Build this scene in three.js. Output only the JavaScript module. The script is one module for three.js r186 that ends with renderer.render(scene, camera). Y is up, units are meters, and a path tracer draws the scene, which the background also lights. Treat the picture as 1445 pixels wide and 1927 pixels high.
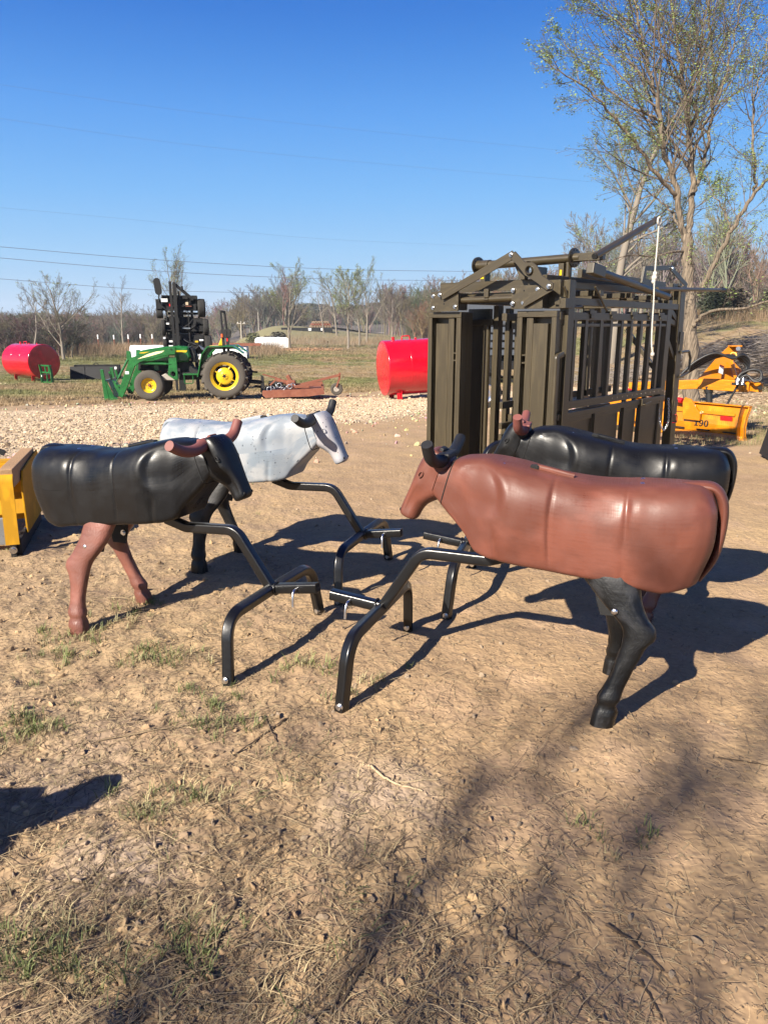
import * as THREE from 'three';
import { RoundedBoxGeometry } from 'three/addons/geometries/RoundedBoxGeometry.js';
import { mergeGeometries, mergeVertices, toCreasedNormals } from 'three/addons/utils/BufferGeometryUtils.js';
import { FontLoader } from 'three/addons/loaders/FontLoader.js';
import { TextGeometry } from 'three/addons/geometries/TextGeometry.js';

// ---------------------------------------------------------------- camera, sky, sun, exposure
const scene = new THREE.Scene();
const camera = new THREE.PerspectiveCamera(70, 1445 / 1927, 0.05, 3000);
const CAM_H = 1.6, PITCH = 14.335 * Math.PI / 180, FPX = 1376.4;
camera.position.set(0, CAM_H, 0);
camera.rotation.set(-PITCH, 0, 0);
const EXPOSURE = 2.55;
const SUN_AZ = 39.5 * Math.PI / 180, SUN_EL = 33 * Math.PI / 180;      // light travels towards azimuth 39.5 (right of straight ahead)
const toSun = new THREE.Vector3(-Math.sin(SUN_AZ) * Math.cos(SUN_EL), Math.sin(SUN_EL), Math.cos(SUN_AZ) * Math.cos(SUN_EL));
{ // computed clear sky: pale at the horizon, deep blue high up, deepest at right angles to the sun
  const W = 512, H = 512, data = new Float32Array(W * H * 4);
  const lin = c => Math.pow(c / 255, 2.2);
  const stops = [[-90, 178, 198, 222], [-1, 178, 200, 226], [2, 178, 212, 244], [5, 157, 207, 250], [9, 128, 193, 253], [14, 100, 172, 249], [20, 62, 137, 228], [28, 42, 108, 202], [45, 34, 76, 162], [90, 22, 54, 124]];
  const d = new THREE.Vector3();
  for (let j = 0; j < H; j++) for (let i = 0; i < W; i++) {
    const el = ((j + .5) / H - .5) * Math.PI, az = ((i + .5) / W - .5) * 2 * Math.PI;
    d.set(Math.cos(el) * Math.cos(az), Math.sin(el), Math.cos(el) * Math.sin(az));
    const e = el * 180 / Math.PI; let k = 0; while (k < stops.length - 2 && e > stops[k + 1][0]) k++;
    let t = Math.min(1, Math.max(0, (e - stops[k][0]) / (stops[k + 1][0] - stops[k][0])));
    const ca = d.dot(toSun), dark = 1 - .20 * (1 - ca * ca) * Math.min(1, Math.max(0, (e - 2) / 18));
    const glow = .5 * Math.pow(Math.max(0, ca), 24) + .22 * Math.pow(Math.max(0, ca), 5);
    for (let c = 0; c < 3; c++) {
      const v = lin(stops[k][c + 1] + (stops[k + 1][c + 1] - stops[k][c + 1]) * t) * (c == 2 ? Math.sqrt(dark) : dark);
      data[(j * W + i) * 4 + c] = (v * .99 + glow * (c == 2 ? .8 : .9)) / EXPOSURE;
    }
    data[(j * W + i) * 4 + 3] = 1;
  }
  const sky = new THREE.DataTexture(data, W, H, THREE.RGBAFormat, THREE.FloatType);
  sky.mapping = THREE.EquirectangularReflectionMapping; sky.minFilter = sky.magFilter = THREE.LinearFilter; sky.needsUpdate = true;
  scene.background = sky; scene.environment = sky;
}
const V0 = new THREE.Vector3(0, 0, -8);
const sun = new THREE.DirectionalLight(new THREE.Color(1, .91, .78), 5);
sun.position.copy(toSun).multiplyScalar(40).add(V0); sun.castShadow = true;
sun.shadow.mapSize.set(2048, 2048); sun.shadow.radius = 1;
Object.assign(sun.shadow.camera, { left: -30, right: 30, top: 30, bottom: -30, near: 1, far: 120 });
scene.add(sun); scene.add(sun.target); sun.target.position.copy(V0);
const renderer = new THREE.WebGLRenderer({ antialias: true });
renderer.setSize(767, 1024); renderer.toneMapping = THREE.LinearToneMapping; renderer.toneMappingExposure = EXPOSURE;
renderer.shadowMap.enabled = true; renderer.shadowMap.type = THREE.PCFSoftShadowMap;
scene.fog = new THREE.FogExp2(new THREE.Color(.55, .62, .70), .00035);

// ---------------------------------------------------------------- helpers
const V = (x, y, z) => new THREE.Vector3(x, y, z);
const rng = s => () => { s |= 0; s = s + 0x6D2B79F5 | 0; let t = Math.imul(s ^ s >>> 15, 1 | s); t = t + Math.imul(t ^ t >>> 7, 61 | t) ^ t; return ((t ^ t >>> 14) >>> 0) / 4294967296; };
const clamp = (x, a = 0, b = 1) => Math.min(b, Math.max(a, x));
const smooth = (a, b, x) => { const t = clamp((x - a) / (b - a)); return t * t * (3 - 2 * t); };
const mix = (a, b, t) => a + (b - a) * t;
const gauss = x => Math.exp(-x * x);
const PERM = (() => { const r = rng(77), p = [...Array(256).keys()]; for (let i = 255; i > 0; i--) { const j = Math.floor(r() * (i + 1)); [p[i], p[j]] = [p[j], p[i]]; } return new Uint8Array([...p, ...p]); })();
const VAL = (() => { const r = rng(78), a = new Float32Array(256); for (let i = 0; i < 256; i++) a[i] = r() * 2 - 1; return a; })();
function vnoise(x, y, per = 256) {                                     // value noise, repeats every `per` cells
  const xi = Math.floor(x), yi = Math.floor(y); let fx = x - xi, fy = y - yi;
  const w = v => ((v % per) + per) % per & 255, x0 = w(xi), x1 = w(xi + 1), y0 = w(yi), y1 = w(yi + 1);
  fx = fx * fx * fx * (fx * (fx * 6 - 15) + 10); fy = fy * fy * fy * (fy * (fy * 6 - 15) + 10);
  const a = VAL[PERM[PERM[x0] + y0]], b = VAL[PERM[PERM[x1] + y0]], c = VAL[PERM[PERM[x0] + y1]], d = VAL[PERM[PERM[x1] + y1]];
  return a + (b - a) * fx + (c - a) * fy + (a - b - c + d) * fx * fy;
}
function fbm(x, y, oct = 4, per = 256) { let s = 0, a = .5, f = 1; for (let o = 0; o < oct; o++) { s += a * vnoise(x * f + o * 17, y * f + o * 31, per * f > 256 ? 256 : per * f); a *= .5; f *= 2; } return s; }
const lerpTable = (tab, x) => { let k = 0; while (k < tab.length - 2 && x > tab[k + 1][0]) k++; const t = clamp((x - tab[k][0]) / (tab[k + 1][0] - tab[k][0])); return tab[k].map((v, i) => v + (tab[k + 1][i] - v) * t); };
function curveTable(tab, x) {                                           // monotone-ish cubic through [x, v] pairs
  let k = 0; while (k < tab.length - 2 && x > tab[k + 1][0]) k++;
  const P = i => tab[clamp(i, 0, tab.length - 1)], a = P(k), b = P(k + 1), h = b[0] - a[0], t = clamp((x - a[0]) / h);
  const sl = (p, q) => q[0] === p[0] ? 0 : (q[1] - p[1]) / (q[0] - p[0]), s1 = sl(a, b);
  const lim = (s, o) => s * o <= 0 ? 0 : Math.sign(s) * Math.min(Math.abs(s), 2.5 * Math.abs(o));
  const m0 = lim(k ? .5 * (sl(P(k - 1), a) + s1) : s1, s1), m1 = lim(k < tab.length - 2 ? .5 * (sl(b, P(k + 2)) + s1) : s1, s1);
  const t2 = t * t, t3 = t2 * t;
  return (2 * t3 - 3 * t2 + 1) * a[1] + (t3 - 2 * t2 + t) * h * m0 + (-2 * t3 + 3 * t2) * b[1] + (t3 - t2) * h * m1;
}
function at(u, v, depth) {                                              // a point of the place seen at (u, v), depth metres ahead
  const a = (u - 722.5) / FPX, b = (963.5 - v) / FPX, c = Math.cos(PITCH), s = Math.sin(PITCH);
  return V(a * depth, CAM_H + (-s + b * c) * depth, (-c - b * s) * depth);
}
const taken = {};
function numbered(n) { const k = taken[n] = (taken[n] ?? -1) + 1; return k ? n + '_' + String(k).padStart(3, '0') : n; }
function shadow(o) { o.castShadow = o.receiveShadow = true; return o; }
function tag(o, label, category, group, kind) { o.userData.label = label; if (category) o.userData.category = category; if (group) o.userData.group = group; if (kind) o.userData.kind = kind; return o; }
function thing(name, label, category, p = [0, 0, 0], turn = 0, group) {
  const o = new THREE.Group(); o.name = numbered(name); scene.add(o); o.position.set(...p); o.rotation.y = turn;
  return tag(o, label, category, group);
}
function part(parent, name, geo, mat) {
  if (Array.isArray(geo)) geo = merge(geo);
  const m = shadow(new THREE.Mesh(geo, mat)); m.name = parent === scene ? numbered(name) : name; parent.add(m); return m;
}
function single(name, label, category, geo, mat, p = [0, 0, 0], turn = 0, group) { const m = part(scene, name, geo, mat); m.position.set(...p); m.rotation.y = turn; return tag(m, label, category, group); }
function structure(name, geo, mat) { const m = part(scene, name, geo, mat); m.userData.kind = 'structure'; return m; }
function clean(g) { const o = new THREE.BufferGeometry(); if (!g.index) { const n = g.attributes.position.count, ix = new Uint32Array(n); for (let i = 0; i < n; i++) ix[i] = i; o.setIndex(new THREE.BufferAttribute(ix, 1)); } else o.setIndex(new THREE.BufferAttribute(new Uint32Array(g.index.array), 1)); for (const k of ['position', 'normal', 'uv']) { let a = g.attributes[k]; if (!a) a = new THREE.BufferAttribute(new Float32Array(g.attributes.position.count * 2), 2); o.setAttribute(k, a); } return o; }
function merge(list) { return list.length === 1 ? list[0] : mergeGeometries(list.map(clean), false); }
function box(w, h, d, x, y, z, r = .004, rx = 0, ry = 0, rz = 0) {
  const m = Math.min(w, h, d), g = r > 0 && m > r * 2.1 ? new RoundedBoxGeometry(w, h, d, 1, r) : new THREE.BoxGeometry(w, h, d);
  if (rx) g.rotateX(rx); if (ry) g.rotateY(ry); if (rz) g.rotateZ(rz); return g.translate(x, y, z);
}
const bx = (x0, x1, y0, y1, z0, z1, r = .004) => box(Math.abs(x1 - x0), Math.abs(y1 - y0), Math.abs(z1 - z0), (x0 + x1) / 2, (y0 + y1) / 2, (z0 + z1) / 2, r);
function bar(a, b, w, d, r = .004, up = V(0, 1, 0)) {                    // box-section bar from a to b, w across, d along `up`
  a = V(...a); b = V(...b); const L = a.distanceTo(b), g = box(w, d, L, 0, 0, 0, r);
  const z = b.clone().sub(a).normalize(), x = up.clone().cross(z).normalize(); if (x.lengthSq() < .5) x.set(1, 0, 0); const y = z.clone().cross(x);
  g.applyMatrix4(new THREE.Matrix4().makeBasis(x, y, z)); return g.translate((a.x + b.x) / 2, (a.y + b.y) / 2, (a.z + b.z) / 2);
}
function rod(a, b, r0, r1 = r0, seg = 14, open = false) {
  a = V(...a); b = V(...b); const L = a.distanceTo(b), g = new THREE.CylinderGeometry(r1, r0, L, seg, 1, open);
  g.applyQuaternion(new THREE.Quaternion().setFromUnitVectors(V(0, 1, 0), b.clone().sub(a).normalize())); return g.translate((a.x + b.x) / 2, (a.y + b.y) / 2, (a.z + b.z) / 2);
}
function fillet(pts, r, seg = 8) {                                       // a polyline with its corners rounded
  pts = pts.map(p => V(...p)); const out = [pts[0]];
  for (let i = 1; i < pts.length - 1; i++) {
    const R = Array.isArray(r) ? r[i - 1] : r, a = pts[i - 1].clone().sub(pts[i]).normalize(), b = pts[i + 1].clone().sub(pts[i]).normalize();
    const ang = Math.acos(clamp(a.dot(b), -1, 1)), t = Math.min(R / Math.tan(ang / 2), .48 * pts[i].distanceTo(pts[i - 1]), .48 * pts[i].distanceTo(pts[i + 1]));
    const p0 = pts[i].clone().addScaledVector(a, t), p1 = pts[i].clone().addScaledVector(b, t);
    for (let k = 0; k <= seg; k++) { const s = k / seg; out.push(p0.clone().multiplyScalar((1 - s) * (1 - s)).addScaledVector(pts[i], 2 * s * (1 - s)).addScaledVector(p1, s * s)); }
  }
  out.push(pts[pts.length - 1]); return out;
}
function sweep(path, prof, { radii = null, up = V(0, 1, 0), cap = true, crease = 0 } = {}) {   // a closed profile carried along a path
  path = path.map(p => p.isVector3 ? p : V(...p)); const n = path.length, m = prof.length, pos = [], uv = [], idx = []; let prevX = null, run = 0;
  for (let i = 0; i < n; i++) {
    const t = path[Math.min(n - 1, i + 1)].clone().sub(path[Math.max(0, i - 1)]).normalize();
    let x = prevX ? prevX.clone().addScaledVector(t, -prevX.dot(t)) : up.clone().cross(t); if (x.lengthSq() < 1e-6) x = V(1, 0, 0).addScaledVector(t, -t.x); x.normalize(); prevX = x; const y = t.clone().cross(x);
    if (i) run += path[i].distanceTo(path[i - 1]); const s = radii ? (Array.isArray(radii) ? radii[i] : radii(i / (n - 1))) : 1;
    let seam = 0;
    for (let j = 0; j <= m; j++) { const q = prof[j % m]; pos.push(path[i].x + (x.x * q[0] + y.x * q[1]) * s, path[i].y + (x.y * q[0] + y.y * q[1]) * s, path[i].z + (x.z * q[0] + y.z * q[1]) * s); uv.push(j / m, run); }
  }
  for (let i = 0; i < n - 1; i++) for (let j = 0; j < m; j++) { const a = i * (m + 1) + j, b = a + m + 1; idx.push(a, a + 1, b, a + 1, b + 1, b); }
  if (cap) for (const e of [0, n - 1]) { const c = pos.length / 3; pos.push(path[e].x, path[e].y, path[e].z); uv.push(.5, .5); const base = c + 1; for (let j = 0; j < m; j++) { const k = (e * (m + 1) + j) * 3; pos.push(pos[k], pos[k + 1], pos[k + 2]); uv.push(0, 0); } for (let j = 0; j < m; j++) e ? idx.push(c, base + j, base + (j + 1) % m) : idx.push(c, base + (j + 1) % m, base + j); }
  const g = new THREE.BufferGeometry(); g.setAttribute('position', new THREE.Float32BufferAttribute(pos, 3)); g.setAttribute('uv', new THREE.Float32BufferAttribute(uv, 2)); g.setIndex(idx); g.computeVertexNormals();
  if (!crease) { const N = g.attributes.normal; for (let i = 0; i < n; i++) { const a = i * (m + 1), b = a + m, v = V(N.getX(a) + N.getX(b), N.getY(a) + N.getY(b), N.getZ(a) + N.getZ(b)).normalize(); N.setXYZ(a, v.x, v.y, v.z); N.setXYZ(b, v.x, v.y, v.z); } return g; }
  return toCreasedNormals(g, crease);
}
const circle = (r, n = 12) => [...Array(n).keys()].map(i => [r * Math.cos(i / n * 2 * Math.PI), r * Math.sin(i / n * 2 * Math.PI)]);
function roundSquare(w, h, r, k = 3) { const o = []; for (let q = 0; q < 4; q++) for (let i = 0; i <= k; i++) { const a = q * Math.PI / 2 + i / k * Math.PI / 2; o.push([(q === 0 || q === 3 ? 1 : -1) * (w / 2 - r) + r * Math.cos(a), (q < 2 ? 1 : -1) * (h / 2 - r) + r * Math.sin(a)]); } return o; }
const pipe = (pts, r, seg = 10, n = 8) => sweep(fillet(pts, r * 3, seg), circle(r, n));
function spline(pts, n = 24) { return new THREE.CatmullRomCurve3(pts.map(p => p.isVector3 ? p : V(...p))).getPoints(n); }
const hose = (pts, r, n = 40, k = 8) => sweep(spline(pts, n), circle(r, k));
function extrude(pts, depth, bevel = .004, holes = []) {                // polygon in xy, thickness centred on z = 0
  const s = new THREE.Shape(pts.map(p => new THREE.Vector2(...p)));
  for (const [x, y, r] of holes) { const h = new THREE.Path(); h.absarc(x, y, r, 0, Math.PI * 2, true); s.holes.push(h); }
  return new THREE.ExtrudeGeometry(s, { depth: depth - 2 * bevel, bevelEnabled: bevel > 0, bevelThickness: bevel, bevelSize: bevel, bevelOffset: -bevel, bevelSegments: 1, curveSegments: 10 }).translate(0, 0, -depth / 2 + bevel);
}
const lathe = (pts, seg = 32) => new THREE.LatheGeometry(pts.map(p => new THREE.Vector2(...p)), seg);
function bolt(x, y, z, r = .011, axis = 'x', s = 1) { const g = merge([new THREE.CylinderGeometry(r, r * 1.05, r * .8, 6).translate(0, r * .7, 0), new THREE.CylinderGeometry(r * 1.5, r * 1.5, r * .3, 12).translate(0, r * .15, 0)]); if (axis === 'x') g.rotateZ(-s * Math.PI / 2); if (axis === 'z') g.rotateX(s * Math.PI / 2); if (axis === 'y' && s < 0) g.rotateX(Math.PI); return g.translate(x, y, z); }
const dome = (x, y, z, r, axis, s = 1) => { const g = new THREE.SphereGeometry(r, 12, 6, 0, Math.PI * 2, 0, Math.PI / 2).scale(1, .55, 1); if (axis === 'x') g.rotateZ(-s * Math.PI / 2); if (axis === 'z') g.rotateX(s * Math.PI / 2); return g.translate(x, y, z); };

// ---------------------------------------------------------------- textures and materials
function tex(N, fn, { srgb = false, rep = [1, 1], M = N } = {}) {       // fn(x, y) -> [r, g, b] in 0..1
  const d = new Uint8Array(N * M * 4);
  for (let j = 0; j < M; j++) for (let i = 0; i < N; i++) { const c = fn(i / N, j / M), k = (j * N + i) * 4; d[k] = clamp(c[0]) * 255; d[k + 1] = clamp(c[1]) * 255; d[k + 2] = clamp(c[2]) * 255; d[k + 3] = 255; }
  return texRaw(d, N, M, srgb, rep);
}
function texRaw(d, N, M, srgb, rep = [1, 1]) { const t = new THREE.DataTexture(d, N, M, THREE.RGBAFormat); t.wrapS = t.wrapT = THREE.RepeatWrapping; t.magFilter = THREE.LinearFilter; t.minFilter = THREE.LinearMipmapLinearFilter; t.generateMipmaps = true; if (srgb) t.colorSpace = THREE.SRGBColorSpace; t.repeat.set(...rep); t.needsUpdate = true; return t; }
const grey = v => [v, v, v];
// scuffs: soft blotches and fine scratches, for roughness
const scuff = tex(512, (x, y) => { const b = .5 + .8 * fbm(x * 6, y * 6, 4, 6), s = vnoise(x * 8, y * 240, 8) * .5 + vnoise(x * 200 + 9, y * 12, 100) * .3; return grey(.55 + .28 * (b - .5) + .16 * s); });
const worn = tex(512, (x, y) => { const n = smooth(.0, .55, fbm(x * 5, y * 5, 5, 5)), s = smooth(.62, .9, Math.abs(vnoise(x * 10, y * 150, 10))) * smooth(-.1, .4, vnoise(x * 4 + 3, y * 6, 4)), v = .70 + .30 * n - .06 * s; return [v, v * .985, v * .965]; }, { srgb: false });
const lumps = tex(512, (x, y) => grey(.5 + .45 * fbm(x * 10, y * 10, 4, 10)));
const grain = tex(512, (x, y) => grey(.5 + .5 * fbm(x * 60, y * 60, 3, 60)));
const hairy = tex(512, (x, y) => grey(.5 + .35 * vnoise(x * 90, y * 14, 90) + .3 * vnoise(x * 180 + 7, y * 26, 180)));
const std = (r, g, b, roughness = .6, extra = {}) => new THREE.MeshStandardMaterial({ color: new THREE.Color().setRGB(r, g, b), roughness, metalness: 0, ...extra });
const phys = (r, g, b, roughness, extra = {}) => new THREE.MeshPhysicalMaterial({ color: new THREE.Color().setRGB(r, g, b), roughness, ...extra });
const plasticRep = (t, a, b) => { const c = t.clone(); c.repeat.set(a, b); c.needsUpdate = true; return c; };
const M = {
  blackPlastic: phys(.005, .005, .0055, .74, { roughnessMap: plasticRep(scuff, 2, 2), bumpMap: plasticRep(lumps, 2, 2), bumpScale: .0010, specularIntensity: .7 }),
  brownPlastic: phys(.150, .050, .033, .86, { map: plasticRep(worn, 1, 1), roughnessMap: plasticRep(scuff, 2, 2), bumpMap: plasticRep(lumps, 2, 2), bumpScale: .0010, specularIntensity: .8 }),
  blackLeg: phys(.021, .021, .022, .80, { map: tex(256, (x, y) => { const n = smooth(.1, .7, fbm(x * 9, y * 9, 4, 9) + .35 * vnoise(x * 70, y * 20, 70)), v = .18 + .75 * n * n; return [v, v, v * 1.02]; }), roughnessMap: scuff, bumpMap: plasticRep(hairy, 3, 6), bumpScale: .0005, specularIntensity: .8 }),
  brownLeg: phys(.195, .075, .055, .78, { map: worn, roughnessMap: scuff, bumpMap: plasticRep(hairy, 3, 6), bumpScale: .0008 }),
  brownHorn: phys(.16, .052, .042, .6, { bumpMap: lumps, bumpScale: .001 }),
  blackHorn: phys(.007, .007, .008, .6, { bumpMap: lumps, bumpScale: .001 }),
  eye: phys(.008, .008, .009, .3),
  blackSteel: phys(.004, .004, .0045, .34, { clearcoat: .2, clearcoatRoughness: .2, bumpMap: plasticRep(lumps, 2, 6), bumpScale: .0006 }),
  flatBlack: std(.005, .005, .0055, .75, { bumpMap: grain, bumpScale: .001 }),
  dark: std(.006, .006, .006, .9),
  chrome: std(.75, .75, .76, .28, { metalness: 1 }),
  zinc: std(.55, .55, .55, .42, { metalness: 1, roughnessMap: scuff }),
  chute: phys(.056, .044, .0235, .40, { map: plasticRep(worn, 1, 1), clearcoat: .12, clearcoatRoughness: .35 }),
  red: phys(.62, .003, .020, .3, { map: plasticRep(worn, 2, 1), clearcoat: .5, clearcoatRoughness: .16, roughnessMap: scuff }),
  green: phys(.012, .125, .027, .46, { map: worn, clearcoat: .25, clearcoatRoughness: .3, roughnessMap: scuff }),
  yellow: phys(.55, .36, .012, .45, { roughnessMap: scuff }),
  orange: phys(.60, .215, .006, .42, { map: worn, clearcoat: .3, clearcoatRoughness: .25, roughnessMap: scuff }),
  amber: phys(.50, .255, .007, .75, { map: worn, specularIntensity: .5 }),
  rubber: std(.014, .013, .012, .88, { bumpMap: grain, bumpScale: .003 }),
  rubberDusty: std(.062, .054, .044, .93, { bumpMap: grain, bumpScale: .004 }),
  hose: std(.012, .012, .012, .5),
  rust: std(.20, .075, .045, .85, { map: tex(256, (x, y) => { const n = .5 + .9 * fbm(x * 7, y * 7, 5, 7); return [mix(.75, 1, n), mix(.6, .95, n), mix(.55, .9, n)]; }), bumpMap: grain, bumpScale: .003 }),
  galv: std(.30, .33, .36, .5, { metalness: .4, roughnessMap: scuff }),
  trailer: phys(.075, .085, .10, .5, { roughnessMap: scuff }),
  white: std(.80, .80, .78, .6),
  tarp: std(.82, .83, .83, .55, { bumpMap: plasticRep(lumps, 2, 2), bumpScale: .05 }),
  rope: std(.72, .68, .6, .9, { bumpMap: plasticRep(hairy, 1, 60), bumpScale: .004 }),
  wood: std(.40, .25, .13, .8, { map: tex(256, (x, y) => { const n = .72 + .18 * vnoise(x * 5, y * 60, 5) + .16 * vnoise(x * 24, y * 120, 24); return [n, n * .97, n * .93]; }), bumpMap: hairy, bumpScale: .002 }),
  paleWood: std(.50, .40, .27, .85, { bumpMap: hairy, bumpScale: .002 }),
  greyWood: std(.30, .27, .23, .9, { bumpMap: hairy, bumpScale: .004 }),
  sticker: std(.8, .8, .78, .5), redPaint: phys(.55, .006, .012, .4), redSticker: std(.6, .01, .01, .4),
  wire: std(.10, .10, .11, .6), glassDark: phys(.01, .012, .014, .12),
};

// ---------------------------------------------------------------- the ground
const DUMMIES = [                                                       // junction x, z, heading, roll, pitch of the four steers
  { p: [-.567, -3.502], turn: -.388, roll: -.002, pitch: .005 }, { p: [-.143, -4.498], turn: -.337, roll: -.001, pitch: -.015 },
  { p: [-.001, -3.247], turn: 2.795, roll: .007, pitch: -.027 }, { p: [.5, -4.284], turn: 2.867, roll: -.009, pitch: .007 }];
const mounds = [];
for (const d of DUMMIES) for (const [lx, lz] of [[-1.03, -.235], [-1.05, .255], [.023, .455], [.023, -.455]]) {
  const y = lx * d.pitch - lz * d.roll, c = Math.cos(d.turn), s = Math.sin(d.turn);
  mounds.push([d.p[0] + lx * c + lz * s, d.p[1] - lx * s + lz * c, y, lx < -.5 ? .22 : .12]);
}
const gravelFront = x => clamp(9.3 + 1.31 * (x + 4.97), 7.2, 18.4), gravelBack = x => clamp(17.6 + .68 * (x + 9.2), 14, 29);
function baseY(x, z) {
  const D = -z; let y = 0;
  const t = D - 6; y -= .036 * (D > 38 ? 32 : t > 0 ? (t < 1.5 ? t * t / 3 : t - .75) + (t > 1.5 ? .75 - .75 : 0) : 0) + (D > 38 ? .0015 * (Math.min(D, 140) - 38) : 0);
  y += 3.4 * smooth(6, 30, x) * smooth(26, 65, D);
  y += 3.2 * Math.exp(-(((x + 27) / 23) ** 2) - ((D - 172) / 30) ** 2) * (1 + .25 * fbm(x * .06, D * .05, 2));
  y -= 5.5 * smooth(86, 150, D) * smooth(.13, .24, -x / Math.max(D, 1));
  y += 5.5 * smooth(230, 420, D);
  return y;
}
function groundY(x, z) {
  const D = -z, r = Math.hypot(x, z); let y = baseY(x, z), n = 0;
  const left = smooth(.8, -1.6, x + .25 * D - .9);
  n += .020 * fbm(x * .8 + 3, z * .8, 3) + (.016 + .016 * left) * fbm(x * 3.2, z * 3.2 + 8, 3);
  if (r < 14) { const k = 1 - smooth(7, 14, r), f = fbm(x * 14 + 5, z * 14, 3); n += k * ((.0045 + .010 * left) * f + .006 * Math.max(0, vnoise(x * 9 + 40, z * 9)) ** 2); }
  if (r < 9) for (const [ax, az, bx_, bz] of [[1.9, -1.2, .1, -7.2], [2.6, -1.6, 1.1, -7.0], [-1.6, -1.5, -.1, -3.0]]) { const dx = bx_ - ax, dz = bz - az, L = Math.hypot(dx, dz), s = ((x - ax) * dx + (z - az) * dz) / L, d = ((x - ax) * dz - (z - az) * dx) / L + .05 * Math.sin(s * 1.3); if (s > -.5 && s < L && Math.abs(d) < .3) n += (-.010 * gauss(d / .085) + .005 * gauss((Math.abs(d) - .14) / .05)) * (.55 + .45 * Math.sin(s * 38 + (d > 0 ? 2 : 0))) * clamp(.6 + 1.4 * fbm(s * .9, 3, 2)); }
  const far = smooth(9, 22, r); n = n * (1 - far) + far * (.07 * fbm(x * .5, z * .5, 3) + .03 * fbm(x * 2.5, z * 2.5, 2));
  if (r < 8) for (const [mx, mz, h, w] of mounds) { const q = Math.exp(-((x - mx) ** 2 + (z - mz) ** 2) / (w * w)); if (q > .01) n = n * (1 - q) + h * q; }
  return y + n;
}
function zones(x, z) {                                                  // 0..1 weights of the kinds of ground
  const D = -z, wob = 1.6 * fbm(x * .35 + 9, z * .35, 3);
  const g = smooth(-.5, .9, D - gravelFront(x) + wob) * smooth(.6, -.6, D - gravelBack(x) + wob * .8) * smooth(10, 6, x - .05 * D);
  const field = smooth(-1, 3.5, D - gravelBack(x) - 2.5 + wob), far = smooth(60, 95, D + wob * 3), wood = Math.max(smooth(215, 260, D), smooth(60, 85, D) * smooth(.36, .44, x / Math.max(D, 1)));
  return { g, field, far, wood };
}
const mix3 = (a, b, t) => [mix(a[0], b[0], t), mix(a[1], b[1], t), mix(a[2], b[2], t)];
function groundColour(x, z) {
  const D = -z, { g, field, far, wood } = zones(x, z), n1 = fbm(x * .9 + 2, z * .9, 4), n2 = fbm(x * 4.5, z * 4.5 + 3, 3), n3 = fbm(x * .12 + 5, z * .16 + 3, 4);
  let c = [.400, .270, .138];
  const left = smooth(.8, -1.8, x + .25 * D - .7);
  c = mix3(c, [.31, .198, .115], clamp(.5 + 1.2 * n1) * .5);
  c = mix3(c, [.43, .285, .17], smooth(.05, .5, n2) * .6);
  c = mix3(c, [.40, .285, .165], left * .45); 
  c = mix3(c, [.22, .145, .085], left * smooth(-.1, .4, n2 - n1 * .4) * .75);
  if (D < 3.2) c = mix3(c, [.44, .335, .245], smooth(.05, .4, fbm(x * 1.3 + 7, z * 1.3 + 1, 3)) * smooth(3.2, 1.8, D) * .7);   // dusty grey crust
  const mud = smooth(2.2, .4, Math.abs(D - gravelFront(x) + .1)) * smooth(-1.5, -4, x); c = mix3(c, [.15, .115, .085], mud * clamp(.5 + n2 + n1) * .75);
  c = mix3(c, mix3([.66, .52, .355], [.54, .41, .27], clamp(.5 + n2 * 1.5)), g * .92);
  const green = smooth(-.02, .22, n3 + .35 * n1), fc = mix3(mix3([.30, .205, .115], [.27, .21, .10], clamp(.5 + n1)), [.165, .165, .055], green * smooth(0, 6, D - gravelBack(x) - 3.5) * .9);
  c = mix3(c, fc, field); c = mix3(c, mix3([.27, .20, .115], [.21, .185, .085], clamp(.5 + 2 * n3)), far);
  const hill = Math.exp(-(((x + 27) / 25) ** 2) - ((D - 165) / 34) ** 2); c = mix3(c, [.215, .19, .085], clamp(hill * 1.6));
  c = mix3(c, [.105, .085, .068], wood * (1 - clamp(hill * 2)));
  return c;
}
const SOIL = .72;                                                       // mean of the soil texture
let soilMap, soilBump;
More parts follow.
